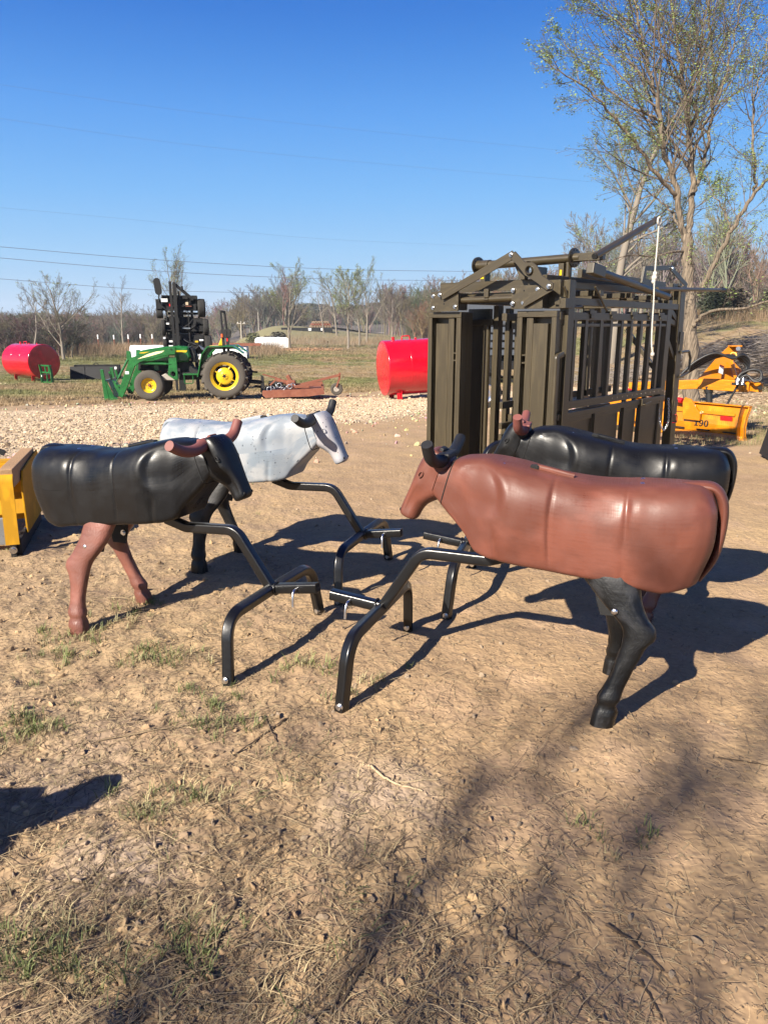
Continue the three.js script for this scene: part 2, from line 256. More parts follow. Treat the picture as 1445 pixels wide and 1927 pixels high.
{ const N = 2048, h = new Float32Array(N * N), s = new Float32Array(N * N).fill(0), R = rng(5);
  for (let j = 0; j < N; j++) for (let i = 0; i < N; i++) {
    const x = i / N, y = j / N, a = fbm(x * 12, y * 12, 3, 12), b = vnoise(x * 128, y * 128, 128), c = vnoise(x * 256 + 3, y * 256, 256);
    h[j * N + i] = .5 + .30 * a + .22 * Math.abs(vnoise(x * 48 + 5, y * 48, 48)) * (1 + a) + .16 * b + .10 * c - .08;
    s[j * N + i] = .10 * a + .05 * b + .06 * c;
  }
  for (let k = 0; k < 9000; k++) {                                      // straw bits, fine roots and small cracks pressed into the soil
    let x = R() * N, y = R() * N; const crack = R() < .28; let a = R() * 6.28; const L = (crack ? 14 : 8) + R() * R() * 70, v = crack ? -.26 : (R() < .6 ? .16 + R() * .18 : -.15), dh = crack ? -.22 : .16, bend = (R() - .5) * .04;
    for (let q = 0; q < L; q++) { x += Math.cos(a); y += Math.sin(a); a += bend + (crack ? (R() - .5) * .5 : 0); const w = q > L * .75 ? 1 : 2; for (let e = 0; e < w; e++) { const k2 = ((Math.floor(y) + N) % N) * N + ((Math.floor(x) + e + N) % N); s[k2] = v; h[k2] += dh * .5; } }
  }
  for (let k = 0; k < 14000; k++) { const x = R() * N | 0, y = R() * N | 0, r = 1 + R() * R() * 5, v = (R() - .45) * .3; for (let j = -r | 0; j <= r; j++) for (let i = -r | 0; i <= r; i++) if (i * i + j * j < r * r) { const k2 = ((y + j + N) % N) * N + (x + i + N) % N; h[k2] += .2 * Math.sqrt(1 - (i * i + j * j) / (r * r)); s[k2] += v * .4; } }
  const C = new Uint8Array(N * N * 4), B = new Uint8Array(N * N * 4), e = v => clamp(Math.pow(clamp(v), 1 / 2.2)) * 255;
  for (let k = 0; k < N * N; k++) { const v = s[k], w = SOIL + v * .9; C[k * 4] = e(w); C[k * 4 + 1] = e(w + v * .05); C[k * 4 + 2] = e(w + v * .02); B[k * 4] = B[k * 4 + 1] = B[k * 4 + 2] = clamp(h[k] * .75) * 255; C[k * 4 + 3] = B[k * 4 + 3] = 255; }
  soilMap = texRaw(C, N, N, true); soilBump = texRaw(B, N, N, false);
}
const soil = new THREE.MeshStandardMaterial({ map: soilMap, bumpMap: soilBump, bumpScale: .015, roughness: .97, vertexColors: true });
{ const rows = [.3, .7]; let r = 1.0; while (r < 1300) { rows.push(r); r *= r < 13 ? 1.0095 : r < 60 ? 1.014 : 1.04; }
  const ang = []; for (let a = -180; a < -46; a += 6) ang.push(a); for (let i = 0; i < 600; i++) ang.push(-42 + i * 84 / 599); for (let a = 47; a <= 180; a += 7) ang.push(a);
  const nc = ang.length, pos = new Float32Array((rows.length * nc + 1) * 3), col = pos.slice(), uv = new Float32Array((rows.length * nc + 1) * 2), idx = [];
  const put = (k, x, z) => { pos[k * 3] = x; pos[k * 3 + 1] = groundY(x, z); pos[k * 3 + 2] = z; uv[k * 2] = x / 3.2; uv[k * 2 + 1] = z / 3.2; const c = groundColour(x, z); for (let q = 0; q < 3; q++) col[k * 3 + q] = Math.min(1, c[q] * .82 / SOIL); };
  rows.forEach((R, i) => ang.forEach((a, j) => put(i * nc + j, R * Math.sin(a * Math.PI / 180), -R * Math.cos(a * Math.PI / 180)))); put(rows.length * nc, 0, 0);
  for (let i = 0; i < rows.length - 1; i++) for (let j = 0; j < nc; j++) { const a = i * nc + j, b = i * nc + (j + 1) % nc; idx.push(a, b, a + nc, b, b + nc, a + nc); }
  for (let j = 0; j < nc; j++) idx.push(rows.length * nc, (j + 1) % nc, j);
  const g = new THREE.BufferGeometry(); g.setAttribute('position', new THREE.BufferAttribute(pos, 3)); g.setAttribute('color', new THREE.BufferAttribute(col, 3)); g.setAttribute('uv', new THREE.BufferAttribute(uv, 2)); g.setIndex(idx); g.computeVertexNormals();
  const m = structure('ground', g, soil); tag(m, 'trampled brown dirt yard running into rough field', null);
}

// ---------------------------------------------------------------- roping steers
const bodyGeo = (() => {
  const T = [[-1.43, .915], [-1.40, .944], [-1.355, .963], [-1.2, .966], [-1.0, .962], [-.88, .972], [-.76, .995], [-.62, 1.028], [-.5, 1.046], [-.4, 1.043], [-.32, 1.02], [-.29, 1.0]];
  const B = [[-1.43, .585], [-1.25, .55], [-1.1, .566], [-.8, .602], [-.6, .627], [-.49, .645], [-.465, .658], [-.43, .712], [-.38, .79], [-.33, .852], [-.29, .885]];
  const W = [[-1.41, .004], [-1.407, .09], [-1.392, .135], [-1.355, .172], [-1.29, .190], [-1.2, .197], [-1.0, .192], [-.8, .196], [-.64, .202], [-.55, .188], [-.47, .150], [-.40, .114], [-.34, .094], [-.29, .086]];
  const NU = 190, NV = 120, pos = [], uv = [], idx = [];
  for (let i = 0; i <= NU; i++) {
    const s = i / NU, x = -1.41 + 1.12 * (s < .12 ? .12 * Math.pow(s / .12, 1.7) : s), top = curveTable(T, x), bot = curveTable(B, x), w = curveTable(W, x), yc = bot + .5 * (top - bot);
    for (let j = 0; j <= NV; j++) {
      const a = j / NV * Math.PI * 2, ca = Math.cos(a), sa = Math.sin(a), up = j <= NV / 2;
      const nz = up ? 2 / 3.4 : 2 / 16, ny = up ? 2 / 3.1 : 2 / 16;
      let z = w * Math.sign(ca) * Math.pow(Math.abs(ca), nz), y = yc + (up ? top - yc : yc - bot) * Math.pow(Math.abs(sa), ny);
      if (!up) { const u = 1 - Math.abs(2 * (a - Math.PI) / Math.PI - 1), r = Math.min(.022, w * .5), sg = ca < 0 ? -1 : 1; if (u < .55) { y = yc - (yc - bot - r) * u / .55; z = sg * w; } else if (u < .7) { const q = (u - .55) / .15 * Math.PI / 2; y = bot + r - r * Math.sin(q); z = sg * (w - r + r * Math.cos(q)); } else { y = bot; z = sg * (w - r) * (1 - u) / .3; } }
      if (!up) z *= 1 - .07 * Math.pow((yc - y) / (yc - bot), 2);
      // relief of the moulded hide: shoulder, neck hollow, rib and flank creases, hip
      const side = smooth(.05, .8, Math.abs(z) / w) * smooth(.01, .1, w);
      let d = 0; const g1 = -.795 + .012 * Math.sin((y - .6) * 9), g2 = -1.075 - .03 * (y - .75);
      d += -.006 * gauss((x - g1) / .009) * smooth(.60, .68, y) + .006 * smooth(g1 - .004, g1 + .008, x) * smooth(-.56, -.66, x) * smooth(.62, .75, y);
      d += .006 * gauss((x + .68) / .09) * gauss((y - .86) / .11);
      d += -.007 * gauss((x - g2) / (.010 + .02 * smooth(.85, .6, y))) * smooth(.60, .82, y) - .004 * gauss((x - g2) / .01) * smooth(.72, .60, y) + .006 * gauss((x - g2 + .04) / .03) * smooth(.78, .9, y);
      const fx = (x + .995) / .085, fy = (y - .905) / .07; d += -.015 * Math.exp(-fx * fx - fy * fy);
      d += .006 * gauss((x + 1.2) / .11) * gauss((y - .82) / .16) + .004 * gauss((x + .94) / .12) * gauss((y - .76) / .14);
      const r = Math.hypot((x + .475) * 1.0, (y - .905) * .92) / .125; d += -.013 * (1 - smooth(.80, 1.06, r)) * smooth(-.36, -.50, x) * smooth(.80, .88, y) + .004 * gauss((r - 1.15) / .14) * smooth(-.50, -.58, x) * smooth(.80, .9, y);
      d += -.006 * gauss((x + .565 - .1 * (y - .7)) / .012) * smooth(.80, .72, y);
      d += .0015 * fbm(x * 7 + 3, y * 7, 2);
      z += Math.sign(z) * d * side;
      let X = x; X += .062 * Math.pow(smooth(.80, .52, y), 1.2) * smooth(-1.12, -1.38, x) + .02 * smooth(.86, .95, y) * smooth(-1.25, -1.4, x) * 1;
      X += .36 * (.945 - y) * smooth(-.44, -.31, x);
      pos.push(X, y + (up ? .002 * fbm(x * 9, z * 12, 2) : 0), z); uv.push(x * 1.0, j / NV * 1.4);
    }
  }
  for (let i = 0; i < NU; i++) for (let j = 0; j < NV; j++) { const a = i * (NV + 1) + j, b = a + NV + 1; idx.push(a, a + 1, b, a + 1, b + 1, b); }
  const c = pos.length / 3; pos.push(-.29, .94, 0); uv.push(0, 0); for (let j = 0; j < NV; j++) idx.push(c, NU * (NV + 1) + j + 1, NU * (NV + 1) + j);
  const g = new THREE.BufferGeometry(); g.setAttribute('position', new THREE.Float32BufferAttribute(pos, 3)); g.setAttribute('uv', new THREE.Float32BufferAttribute(uv, 2)); g.setIndex(idx); g.computeVertexNormals(); weldNormals(g, NU, NV); return g;
})();
function weldNormals(g, NU, NV) { const N = g.attributes.normal; for (let i = 0; i <= NU; i++) { const a = i * (NV + 1), b = a + NV, v = V(N.getX(a) + N.getX(b), N.getY(a) + N.getY(b), N.getZ(a) + N.getZ(b)).normalize(); N.setXYZ(a, v.x, v.y, v.z); N.setXYZ(b, v.x, v.y, v.z); } }
const headGeo = (() => {                                                // stations: front x, y; back x, y; half width
  const S = [[-.292, 1.066, -.318, 1.048, .045], [-.280, 1.074, -.345, 1.036, .070], [-.258, 1.071, -.365, 1.000, .080], [-.228, 1.046, -.372, .945, .086], [-.206, 1.012, -.350, .885, .087], [-.188, .975, -.315, .858, .082], [-.172, .940, -.275, .842, .072], [-.154, .902, -.238, .824, .060], [-.136, .864, -.212, .800, .051], [-.121, .830, -.197, .776, .049], [-.109, .800, -.186, .757, .050], [-.108, .782, -.174, .748, .046], [-.116, .769, -.158, .750, .032], [-.128, .762, -.146, .756, .012]];
  const NU = 64, NV = 56, pos = [], uv = [], idx = [];
  for (let i = 0; i <= NU; i++) {
    const s = i / NU * (S.length - 1), k = Math.min(S.length - 2, Math.floor(s)), t = s - k, P = q => S[clamp(q, 0, S.length - 1)];
    const cr = c => { const a = P(k - 1)[c], b = P(k)[c], d = P(k + 1)[c], e = P(k + 2)[c]; return .5 * (2 * b + (d - a) * t + (2 * a - 5 * b + 4 * d - e) * t * t + (3 * b - a - 3 * d + e) * t * t * t); };
    const fx = cr(0), fy = cr(1), bx_ = cr(2), by = cr(3), w = cr(4), cx = (fx + bx_) / 2, cy = (fy + by) / 2, hx = (fx - bx_) / 2, hy = (fy - by) / 2, u = i / NU;
    for (let j = 0; j <= NV; j++) {
      const a = j / NV * Math.PI * 2, ca = Math.cos(a), sa = Math.sin(a), front = ca > 0, n = front ? 2 / 3.4 : 2 / 2.6;
      let f = Math.sign(ca) * Math.pow(Math.abs(ca), n), z = w * Math.sign(sa) * Math.pow(Math.abs(sa), n);
      const side = smooth(.5, .95, Math.abs(z) / w);
      let d = -.007 * gauss((f - .2) / .22) * gauss((u - .62) / .12) + .006 * gauss((f - .45) / .22) * gauss((u - .44) / .05) - .008 * gauss((f + .2) / .3) * gauss((u - .28) / .06) + .005 * gauss((f + .5) / .3) * gauss((u - .44) / .09);
      if (!front) z *= 1 - .22 * f * f * (u > .55 ? 1 : .5);
      z += Math.sign(z) * d * side;
      if (front && Math.abs(z) < w * .75) { const dip = .006 * gauss((u - .55) / .12) * (1 - (z / w) ** 2); f -= dip / .09; }
      pos.push(cx + hx * f, cy + hy * f, z); uv.push(u * .4, j / NV * .5);
    }
  }
  for (let i = 0; i < NU; i++) for (let j = 0; j < NV; j++) { const a = i * (NV + 1) + j, b = a + NV + 1; idx.push(a, b, a + 1, a + 1, b, b + 1); }
  for (const [i, s] of [[0, 1], [NU, -1]]) { const c = pos.length / 3; let x = 0, y = 0, z = 0; for (let j = 0; j < NV; j++) { const k = (i * (NV + 1) + j) * 3; x += pos[k] / NV; y += pos[k + 1] / NV; z += pos[k + 2] / NV; } pos.push(x, y, z); uv.push(0, 0); for (let j = 0; j < NV; j++) { const a = i * (NV + 1) + j; s > 0 ? idx.push(c, a, a + 1) : idx.push(c, a + 1, a); } }
  const g = new THREE.BufferGeometry(); g.setAttribute('position', new THREE.Float32BufferAttribute(pos, 3)); g.setAttribute('uv', new THREE.Float32BufferAttribute(uv, 2)); g.setIndex(idx); g.computeVertexNormals(); weldNormals(g, NU, NV); return g;
})();
function legGeo(S) {                                                    // rows from the top: y, front x, back x, half width, z
  const rows = 46, NV = 28, pos = [], uv = [], idx = [];
  for (let i = 0; i <= rows; i++) {
    const y = mix(S[0][0], S[S.length - 1][0], i / rows), q = c => curveTable(S.map(r => [-r[0], r[c]]), -y), f = q(1), b = q(2), w = q(3), z0 = q(4), cx = (f + b) / 2, hx = (f - b) / 2;
    const hoof = smooth(.075, .06, y);
    for (let j = 0; j <= NV; j++) { const a = j / NV * Math.PI * 2, ca = Math.cos(a), sa = Math.sin(a), n = 2 / 2.5; let zz = w * Math.sign(sa) * Math.pow(Math.abs(sa), n), xx = hx * Math.sign(ca) * Math.pow(Math.abs(ca), n); xx -= hoof * .012 * gauss(sa / .16) * (ca > 0 ? 1 : .6); xx += .004 * fbm(y * 24, a * 2 + 5, 2) * (ca > 0 ? 1 : -1); zz *= 1 + .10 * fbm(y * 18 + 9, a * 1.5, 2); pos.push(cx + xx, y, z0 + zz); uv.push(j / NV * .3, y); }
  }
  for (let i = 0; i < rows; i++) for (let j = 0; j < NV; j++) { const a = i * (NV + 1) + j, b = a + NV + 1; idx.push(a, b, a + 1, a + 1, b, b + 1); }
  const c = pos.length / 3; const l = S[S.length - 1]; pos.push((l[1] + l[2]) / 2, l[0], l[4]); uv.push(0, 0); for (let j = 0; j < NV; j++) idx.push(c, rows * (NV + 1) + j + 1, rows * (NV + 1) + j);
  const g = new THREE.BufferGeometry(); g.setAttribute('position', new THREE.Float32BufferAttribute(pos, 3)); g.setAttribute('uv', new THREE.Float32BufferAttribute(uv, 2)); g.setIndex(idx); g.computeVertexNormals(); weldNormals(g, rows, NV); return g;
}
const leftLeg = legGeo([[.66, -.92, -1.12, .045, -.12], [.57, -.945, -1.145, .048, -.145], [.50, -1.0, -1.158, .045, -.16], [.44, -1.058, -1.184, .042, -.175], [.405, -1.083, -1.214, .040, -.183], [.372, -1.088, -1.216, .040, -.188], [.335, -1.084, -1.182, .037, -.195], [.28, -1.072, -1.157, .034, -.203], [.2, -1.046, -1.124, .033, -.214], [.15, -1.024, -1.106, .035, -.221], [.112, -1.004, -1.097, .041, -.226], [.086, -1.008, -1.080, .034, -.229], [.078, -1.008, -1.078, .033, -.230], [.066, -.998, -1.084, .041, -.231], [.03, -.988, -1.078, .043, -.235], [-.02, -.977, -1.072, .045, -.237]]);
const rightLeg = legGeo([[.66, -.83, -1.03, .045, .12], [.57, -.862, -1.043, .048, .145], [.50, -.892, -1.066, .046, .165], [.42, -.950, -1.108, .043, .185], [.385, -.978, -1.140, .040, .195], [.355, -.990, -1.144, .040, .202], [.32, -.998, -1.120, .037, .210], [.26, -1.010, -1.104, .033, .222], [.19, -1.020, -1.100, .032, .236], [.14, -1.020, -1.108, .036, .244], [.108, -1.012, -1.112, .041, .249], [.086, -1.017, -1.098, .034, .252], [.078, -1.018, -1.096, .033, .253], [.066, -1.008, -1.108, .042, .254], [.03, -1.002, -1.108, .043, .257], [-.02, -.995, -1.108, .045, .258]]);
const tube50 = roundSquare(.05, .05, .010, 3);
const dummyParts = {
  joint: (() => { const p = bodyGeo.attributes.position, L = []; for (let j = 0; j <= 120; j += 3) L.push(V(p.getX(181 * 121 + j), .94 + (p.getY(181 * 121 + j) - .94) * 1.004, p.getZ(181 * 121 + j) * 1.004)); return sweep(L, circle(.0028, 6), { cap: false }); })(),
  tail: sweep(spline([[-1.26, .948, 0], [-1.34, .955, 0], [-1.396, .946, 0], [-1.428, .895, 0], [-1.432, .78, 0], [-1.410, .66, 0], [-1.362, .570, 0]], 30), circle(1, 16).map(([a, b]) => [a * .052, b * .021]), { radii: t => .75 + .35 * Math.sin(t * 3) - .25 * t }),
  rib: sweep(spline([[-.715, 1.010, -.04], [-.74, 1.006, -.04], [-.80, .992, -.04], [-.865, .977, -.04]], 16), roundSquare(.022, .026, .009, 3), { up: V(0, 1, 0) }),
  slot: box(.035, .016, .034, -.706, 1.012, -.04, .003),
  hornR: sweep(spline([[-.318, 1.032, .05], [-.306, 1.028, .09], [-.296, 1.020, .15], [-.291, 1.021, .21], [-.290, 1.035, .275], [-.291, 1.070, .353]], 36), circle(1, 16), { radii: t => .031 - .006 * t + .004 * gauss((t - .12) / .08) }),
  hornL: sweep(spline([[-.318, 1.032, -.045], [-.306, 1.028, -.08], [-.296, 1.034, -.12], [-.291, 1.058, -.165], [-.290, 1.118, -.210]], 30), circle(1, 16), { radii: t => .031 - .006 * t + .004 * gauss((t - .16) / .1) }),
  hornBar: merge([box(.05, .026, .15, -.325, 1.046, 0, .008), box(.022, .02, .06, -.30, 1.066, .01, .006, 0, 0, .4)]),
  neck: sweep(fillet([[-.62, .612, 0], [-.50, .578, 0], [-.198, .592, 0], [0, .303, 0]], [.12, .10], 10), tube50, {}),
  arch: sweep(fillet([[.028, -.02, -.462], [.004, .300, -.405], [0, .303, 0], [.004, .300, .405], [.028, -.02, .462]], [.13, .02, .13], 12), tube50, {}),
  hitch: sweep([[.005, .306, 0], [.262, .343, 0]], roundSquare(.05, .05, .009, 2), {}),
  hitchEnd: bar([.2625, .3431, 0], [.2640, .3433, 0], .036, .036, 0),
  weld: new THREE.TorusGeometry(.032, .006, 6, 14).rotateY(Math.PI / 2).translate(.026, .308, 0),
  bracket: s => extrude([[-.06, -.09], [.03, -.09], [.05, -.02], [.06, .11], [-.09, .11]], .012, .002).translate(-1.025, .50, s * .088),
};
function pinGeo(s) { return hose([[.155, .330, -s * .045], [.155, .330, s * .03], [.156, .328, s * .055], [.158, .312, s * .068], [.161, .255, s * .078]], .0065, 30, 8); }
function makeSteer(i, label, mats, pinSide) {
  const d = DUMMIES[i], o = thing('roping_steer', label, 'roping dummy', [d.p[0], 0, d.p[1]], 0, 'plastic roping steers facing each other in the yard');
  o.rotation.set(d.roll, d.turn, d.pitch, 'YXZ'); const P = dummyParts;
  const b = part(o, 'body', bodyGeo, mats.body);
  part(b, 'neck_joint', P.joint, M.dark);
  part(b, 'tail', P.tail, mats.body); part(b, 'back_rib', P.rib, mats.body); part(b, 'slot', P.slot, M.dark);
  for (const g of [dome(-.585, 1.026, -.085, .010, 'y'), dome(-.585, 1.026, .085, .010, 'y'), dome(-1.13, .961, -.05, .011, 'y'), dome(-1.13, .961, .05, .011, 'y')]) part(b, 'bolt', g, M.chrome);
  const h = part(o, 'head', headGeo, mats.head || mats.body);
  for (const s of [-1, 1]) { part(h, 'eye', new THREE.TorusGeometry(.014, .0035, 8, 18).scale(1, .62, 1).rotateX(.2).rotateZ(-.9).translate(-.224, .967, s * .0855), mats.head || mats.body); part(h, 'nostril', new THREE.SphereGeometry(.008, 10, 8).scale(.7, 1, .8).translate(-.113, .796, s * .034), M.dark); }
  part(o, 'horn', P.hornR, mats.horn); part(o, 'horn', P.hornL, mats.horn); part(o, 'horn_clamp', P.hornBar, mats.horn);
  const legs = [part(o, 'hind_leg', leftLeg, mats.leg), part(o, 'hind_leg', rightLeg, mats.leg)];
  part(legs[0], 'bolt', dome(-1.055, .475, -.212, .013, 'z', -1), M.chrome); part(legs[1], 'bolt', dome(-.995, .475, .214, .013, 'z', 1), M.chrome);
  for (const s of [-1, 1]) { const br = part(o, 'leg_bracket', P.bracket(s), M.flatBlack); part(br, 'bolt', bolt(-1.0, .475, s * .081, .011, 'z', -s), M.chrome); }
  const f = part(o, 'neck_tube', P.neck, M.blackSteel); part(o, 'base_arch', P.arch, M.blackSteel);
  const hb = part(o, 'hitch_bar', P.hitch, M.blackSteel); part(hb, 'tube_opening', P.hitchEnd, M.dark); part(hb, 'hitch_pin', pinGeo(pinSide), M.chrome); part(f, 'weld', P.weld, M.blackSteel);
  for (const s of [-1, 1]) { part(o, 'foot_bolt', bolt(.026, .026, s * .481, .011, 'z', s), M.chrome); part(o, 'foot_bolt', bolt(.026, .026, s * .431, .011, 'z', -s), M.chrome); }
  return o;
}
M.whitePlastic = (() => {
  const R = rng(31), sp = []; for (let k = 0; k < 300; k++) sp.push([R(), R(), .0020 + R() * R() * .0065, .3 + R() * .9]);
  const grid = {}; sp.forEach(s => { const k = Math.floor(s[0] * 16) + ',' + Math.floor(s[1] * 16); (grid[k] = grid[k] || []).push(s); });
  return phys(.315, .322, .33, .62, { roughnessMap: scuff, bumpMap: plasticRep(lumps, 2, 2), bumpScale: .0009, map: tex(1024, (x, y) => {
    const n = .5 + .8 * fbm(x * 8, y * 8, 4, 8), m = smooth(.30, .75, n), st = smooth(.1, .55, fbm(x * 3 + 5, y * 3, 4, 3)) * .04; let c = [mix(.98, .80, m) - st, mix(.98, .84, m) - st * .7, mix(.98, .88, m) - st * .4];
    const gx = Math.floor(x * 16), gy = Math.floor(y * 16);
    for (let a = -1; a <= 1; a++) for (let b = -1; b <= 1; b++) for (const s of grid[((gx + a + 16) % 16) + ',' + ((gy + b + 16) % 16)] || []) { let dx = Math.abs(x - s[0]), dy = Math.abs(y - s[1]); if (dx > .5) dx = 1 - dx; if (dy > .5) dy = 1 - dy; const q = Math.hypot(dx * (1 + .5 * s[3]), dy) / s[2]; if (q < 1) { const t = (1 - q * q) * .9; c = [mix(c[0], .22, t), mix(c[1], .24, t), mix(c[2], .30, t)]; } }
    return c;
  }, { srgb: true }) });
})();
M.whiteHead = phys(.35, .33, .335, .55, { roughnessMap: scuff, map: M.whitePlastic.map, bumpMap: lumps, bumpScale: .001 });
makeSteer(0, 'black plastic roping steer with reddish brown horns and legs, beside the yellow box scraper', { body: M.blackPlastic, horn: M.brownHorn, leg: M.brownLeg }, 1);
makeSteer(1, 'speckled white plastic roping steer with black horns and legs', { body: M.whitePlastic, head: M.whiteHead, horn: M.blackHorn, leg: M.blackLeg }, 1);
makeSteer(2, 'reddish brown plastic roping steer with black horns and a black hind leg in front', { body: M.brownPlastic, horn: M.blackHorn, leg: M.blackLeg }, -1);
makeSteer(3, 'black plastic roping steer with brown horns standing between the brown steer and the squeeze chute', { body: M.blackPlastic, horn: M.brownHorn, leg: M.brownLeg }, -1);

// ---------------------------------------------------------------- squeeze chute (local x towards its rear, z = 0 its near side)
{
  const o = thing('squeeze_chute', 'large dark brown steel squeeze chute with a double head gate, behind the steers', 'squeeze chute', [1.56, 0, -6.71], 50 * Math.PI / 180); o.scale.set(1.33, 1, .902);
  const m = M.chute, P = (n, g, mat = m, par = o) => part(par, n, g, mat);
  const low = -.12;
  // head gate: two tall panels with folded frames
  const panel = (z0, z1, flip) => {
    const w = z1 - z0, Z = f => flip ? z1 - f * w : z0 + f * w, Y0 = low + .1, Y1 = 1.725, g = [];
    g.push(bx(.035, .05, Y0, Y1, z0, z1, 0));                                        // back sheet of the recesses
    g.push(bx(-.035, .034, Y0, Y1 - .056, Z(0), Z(.125)), bx(-.035, .034, Y0, Y1 - .056, Z(.86), Z(1)), bx(-.035, .034, Y1 - .055, Y1, z0, z1));
    g.push(bx(-.022, .034, Y0, Y1 - .11, Z(.225), Z(.60)), bx(-.022, .034, Y0, Y1 - .057, Z(.602), Z(.77)));
    g.push(bx(-.02, .034, 1.325, 1.338, Z(.772), Z(.858), 0), bx(-.02, .034, 1.255, 1.268, Z(.772), Z(.858), 0));
    g.push(bx(.051, .12, Y0, Y1, z1 - .012, z1), bx(.051, .12, Y0, Y1, z0, z0 + .012));
    return P('head_gate_panel', g);
  };
  const pl = panel(-1.575, -1.135, false), pr = panel(-.452, -.01, true);
  P('latch_handle', [sweep(fillet([[-.03, low + .2, .012], [-.03, 1.33, .012], [.05, 1.345, .012]], .03, 6), roundSquare(.05, .04, .012, 2))], m, pr);
  // hinge plates with bolts
  const plateL = P('hinge_plate', [bx(-.065, -.053, 1.728, 1.916, -1.504, -1.147, .002), bx(-.052, .06, 1.74, 1.90, -1.49, -1.42), bx(-.052, .06, 1.74, 1.90, -1.21, -1.15)]);
  const plateR = P('hinge_plate', [bx(-.065, -.053, 1.742, 1.945, -.502, -.150, .002), bx(-.052, .06, 1.75, 1.93, -.49, -.42), bx(-.052, .06, 1.75, 1.93, -.22, -.155)]);
  for (const [y, z] of [[1.875, -1.475], [1.765, -1.475], [1.885, -1.355], [1.772, -1.185]]) part(plateL, 'bolt', bolt(-.065, y, z, .013, 'x', -1), M.zinc);
  for (const [y, z] of [[1.905, -.475], [1.79, -.475], [1.905, -.20], [1.795, -.352]]) part(plateR, 'bolt', bolt(-.077, y, z, .014, 'x', -1), M.zinc);
  part(plateL, 'bolt_hole', rod([-.0665, 1.80, -1.33], [-.0652, 1.80, -1.33], .008), M.dark); part(plateR, 'bolt_hole', rod([-.0665, 1.90, -.36], [-.0652, 1.90, -.36], .008), M.dark);
  P('cross_pipe', rod([-.0, 1.832, -1.16], [-.0, 1.842, -.48], .032, .032, 18));
  P('pipe_collar', [bx(-.04, -.015, 1.85, 1.93, -.855, -.80), bx(-.038, -.030, 1.83, 1.842, -.86, -.80, 0)]);
  P('front_channel', [bx(.06, .066, 1.918, 2.0, -1.515, -.30, 0), bar([.06, 1.918, -1.51], [.06, 1.918, -.17], .02, .008, 0), bx(.06, .16, 1.998, 2.006, -1.515, -.30, 0), bx(.04, .16, 1.84, 1.91, -1.50, -1.40), bx(.02, .15, 1.745, 1.99, -.20, -.03)]);
  P('front_rail', bx(.08, .15, 1.84, 1.90, -1.40, -.2));
  // scissor links
  const flat = (a, b, w, x) => bar([x, a[0], a[1]], [x, b[0], b[1]], .012, w, .002, V(0, 1, 0));
  const l1 = P('scissor_link', flat([1.870, -1.345], [2.212, -.478], .075, -.084));
  const l2 = P('scissor_link', [extrude([[-.478 + .03, 2.235], [-.505, 2.215], [-.50, 2.18], [-.42, 2.12], [-.33, 2.03], [-.20, 1.965], [-.085, 1.895], [-.02, 1.905], [-.015, 1.95], [-.14, 2.02], [-.20, 2.105], [-.255, 2.135], [-.33, 2.135]].map(p => [-p[0], p[1]]), .014, .002, [[.275, 2.069, .032]]).rotateY(Math.PI / 2).translate(-.098, 0, 0)]);
  const l3 = P('scissor_link', flat([1.925, -.045], [1.788, -.355], .075, -.084));
  part(l1, 'bolt', bolt(-.106, 2.208, -.490, .014, 'x', -1), M.zinc); part(l2, 'bolt', bolt(-.106, 1.927, -.06, .014, 'x', -1), M.zinc); part(l1, 'bolt', bolt(-.092, 1.885, -1.36, .014, 'x', -1), M.zinc);
  P('pivot_bush', [lathe([[.030, -.02], [.040, -.02], [.040, .02], [.030, .02], [.030, -.02]], 20).rotateZ(Math.PI / 2).translate(-.1, 2.069, -.275)]);
  P('gusset', [extrude([[.56, 2.16], [.40, 2.16], [.42, 2.0], [.47, 2.0]], .05).rotateY(Math.PI / 2).translate(.03, 0, 0), extrude([[.36, 2.09], [.20, 2.005], [.36, 2.005]], .02).rotateY(Math.PI / 2).translate(.04, 0, 0)]);
  // top shaft with its two flanges
  const sh = P('top_shaft', [rod([.45, 2.196, -1.36], [.45, 2.216, -.14], .042, .042, 20), rod([.45, 2.195, -1.40], [.45, 2.197, -1.24], .052, .052, 20)]);
  for (const [z, y] of [[-1.40, 2.194], [-.215, 2.218]]) { const f = part(sh, 'flange', lathe([[.03, -.008], [.088, -.008], [.088, .008], [.03, .008]], 30).rotateX(Math.PI / 2).translate(.45, y, z), m); for (let k = 0; k < 10; k++) { const a = k * .628; part(f, 'bolt_hole', rod([.45 + .069 * Math.cos(a), y + .069 * Math.sin(a), z - .009], [.45 + .069 * Math.cos(a), y + .069 * Math.sin(a), z + .009], .008, .008, 8), M.dark); } }
  P('shaft_post', bx(.41, .49, 2.0, 2.16, -1.33, -1.27)); P('shaft_post', bx(.41, .49, 2.0, 2.17, -.36, -.30)); P('shaft_lug', bx(.37, .53, 2.06, 2.15, -.62, -.58)); P('shaft_post', rod([.45, 1.99, -.27], [.45, 2.18, -.27], .03));
  P('warning_label', [bx(.405, .4085, 2.06, 2.13, -1.325, -1.28, 0)], M.yellow); P('warning_label', bx(.405, .4085, 2.06, 2.11, -.34, -.315, 0), M.yellow);
  P('control_arm', [bar([.45, 2.216, -.20], [.45, 2.218, .03], .07, .07), bar([.38, 2.200, .0], [.38, 2.205, .16], .05, .06), rod([.24, 2.195, .16], [1.275, 2.633, .16], .030, .030, 16)]);
  P('pipe_opening', rod([.222, 2.188, .16], [.239, 2.195, .16], .026, .026, 14), M.dark);
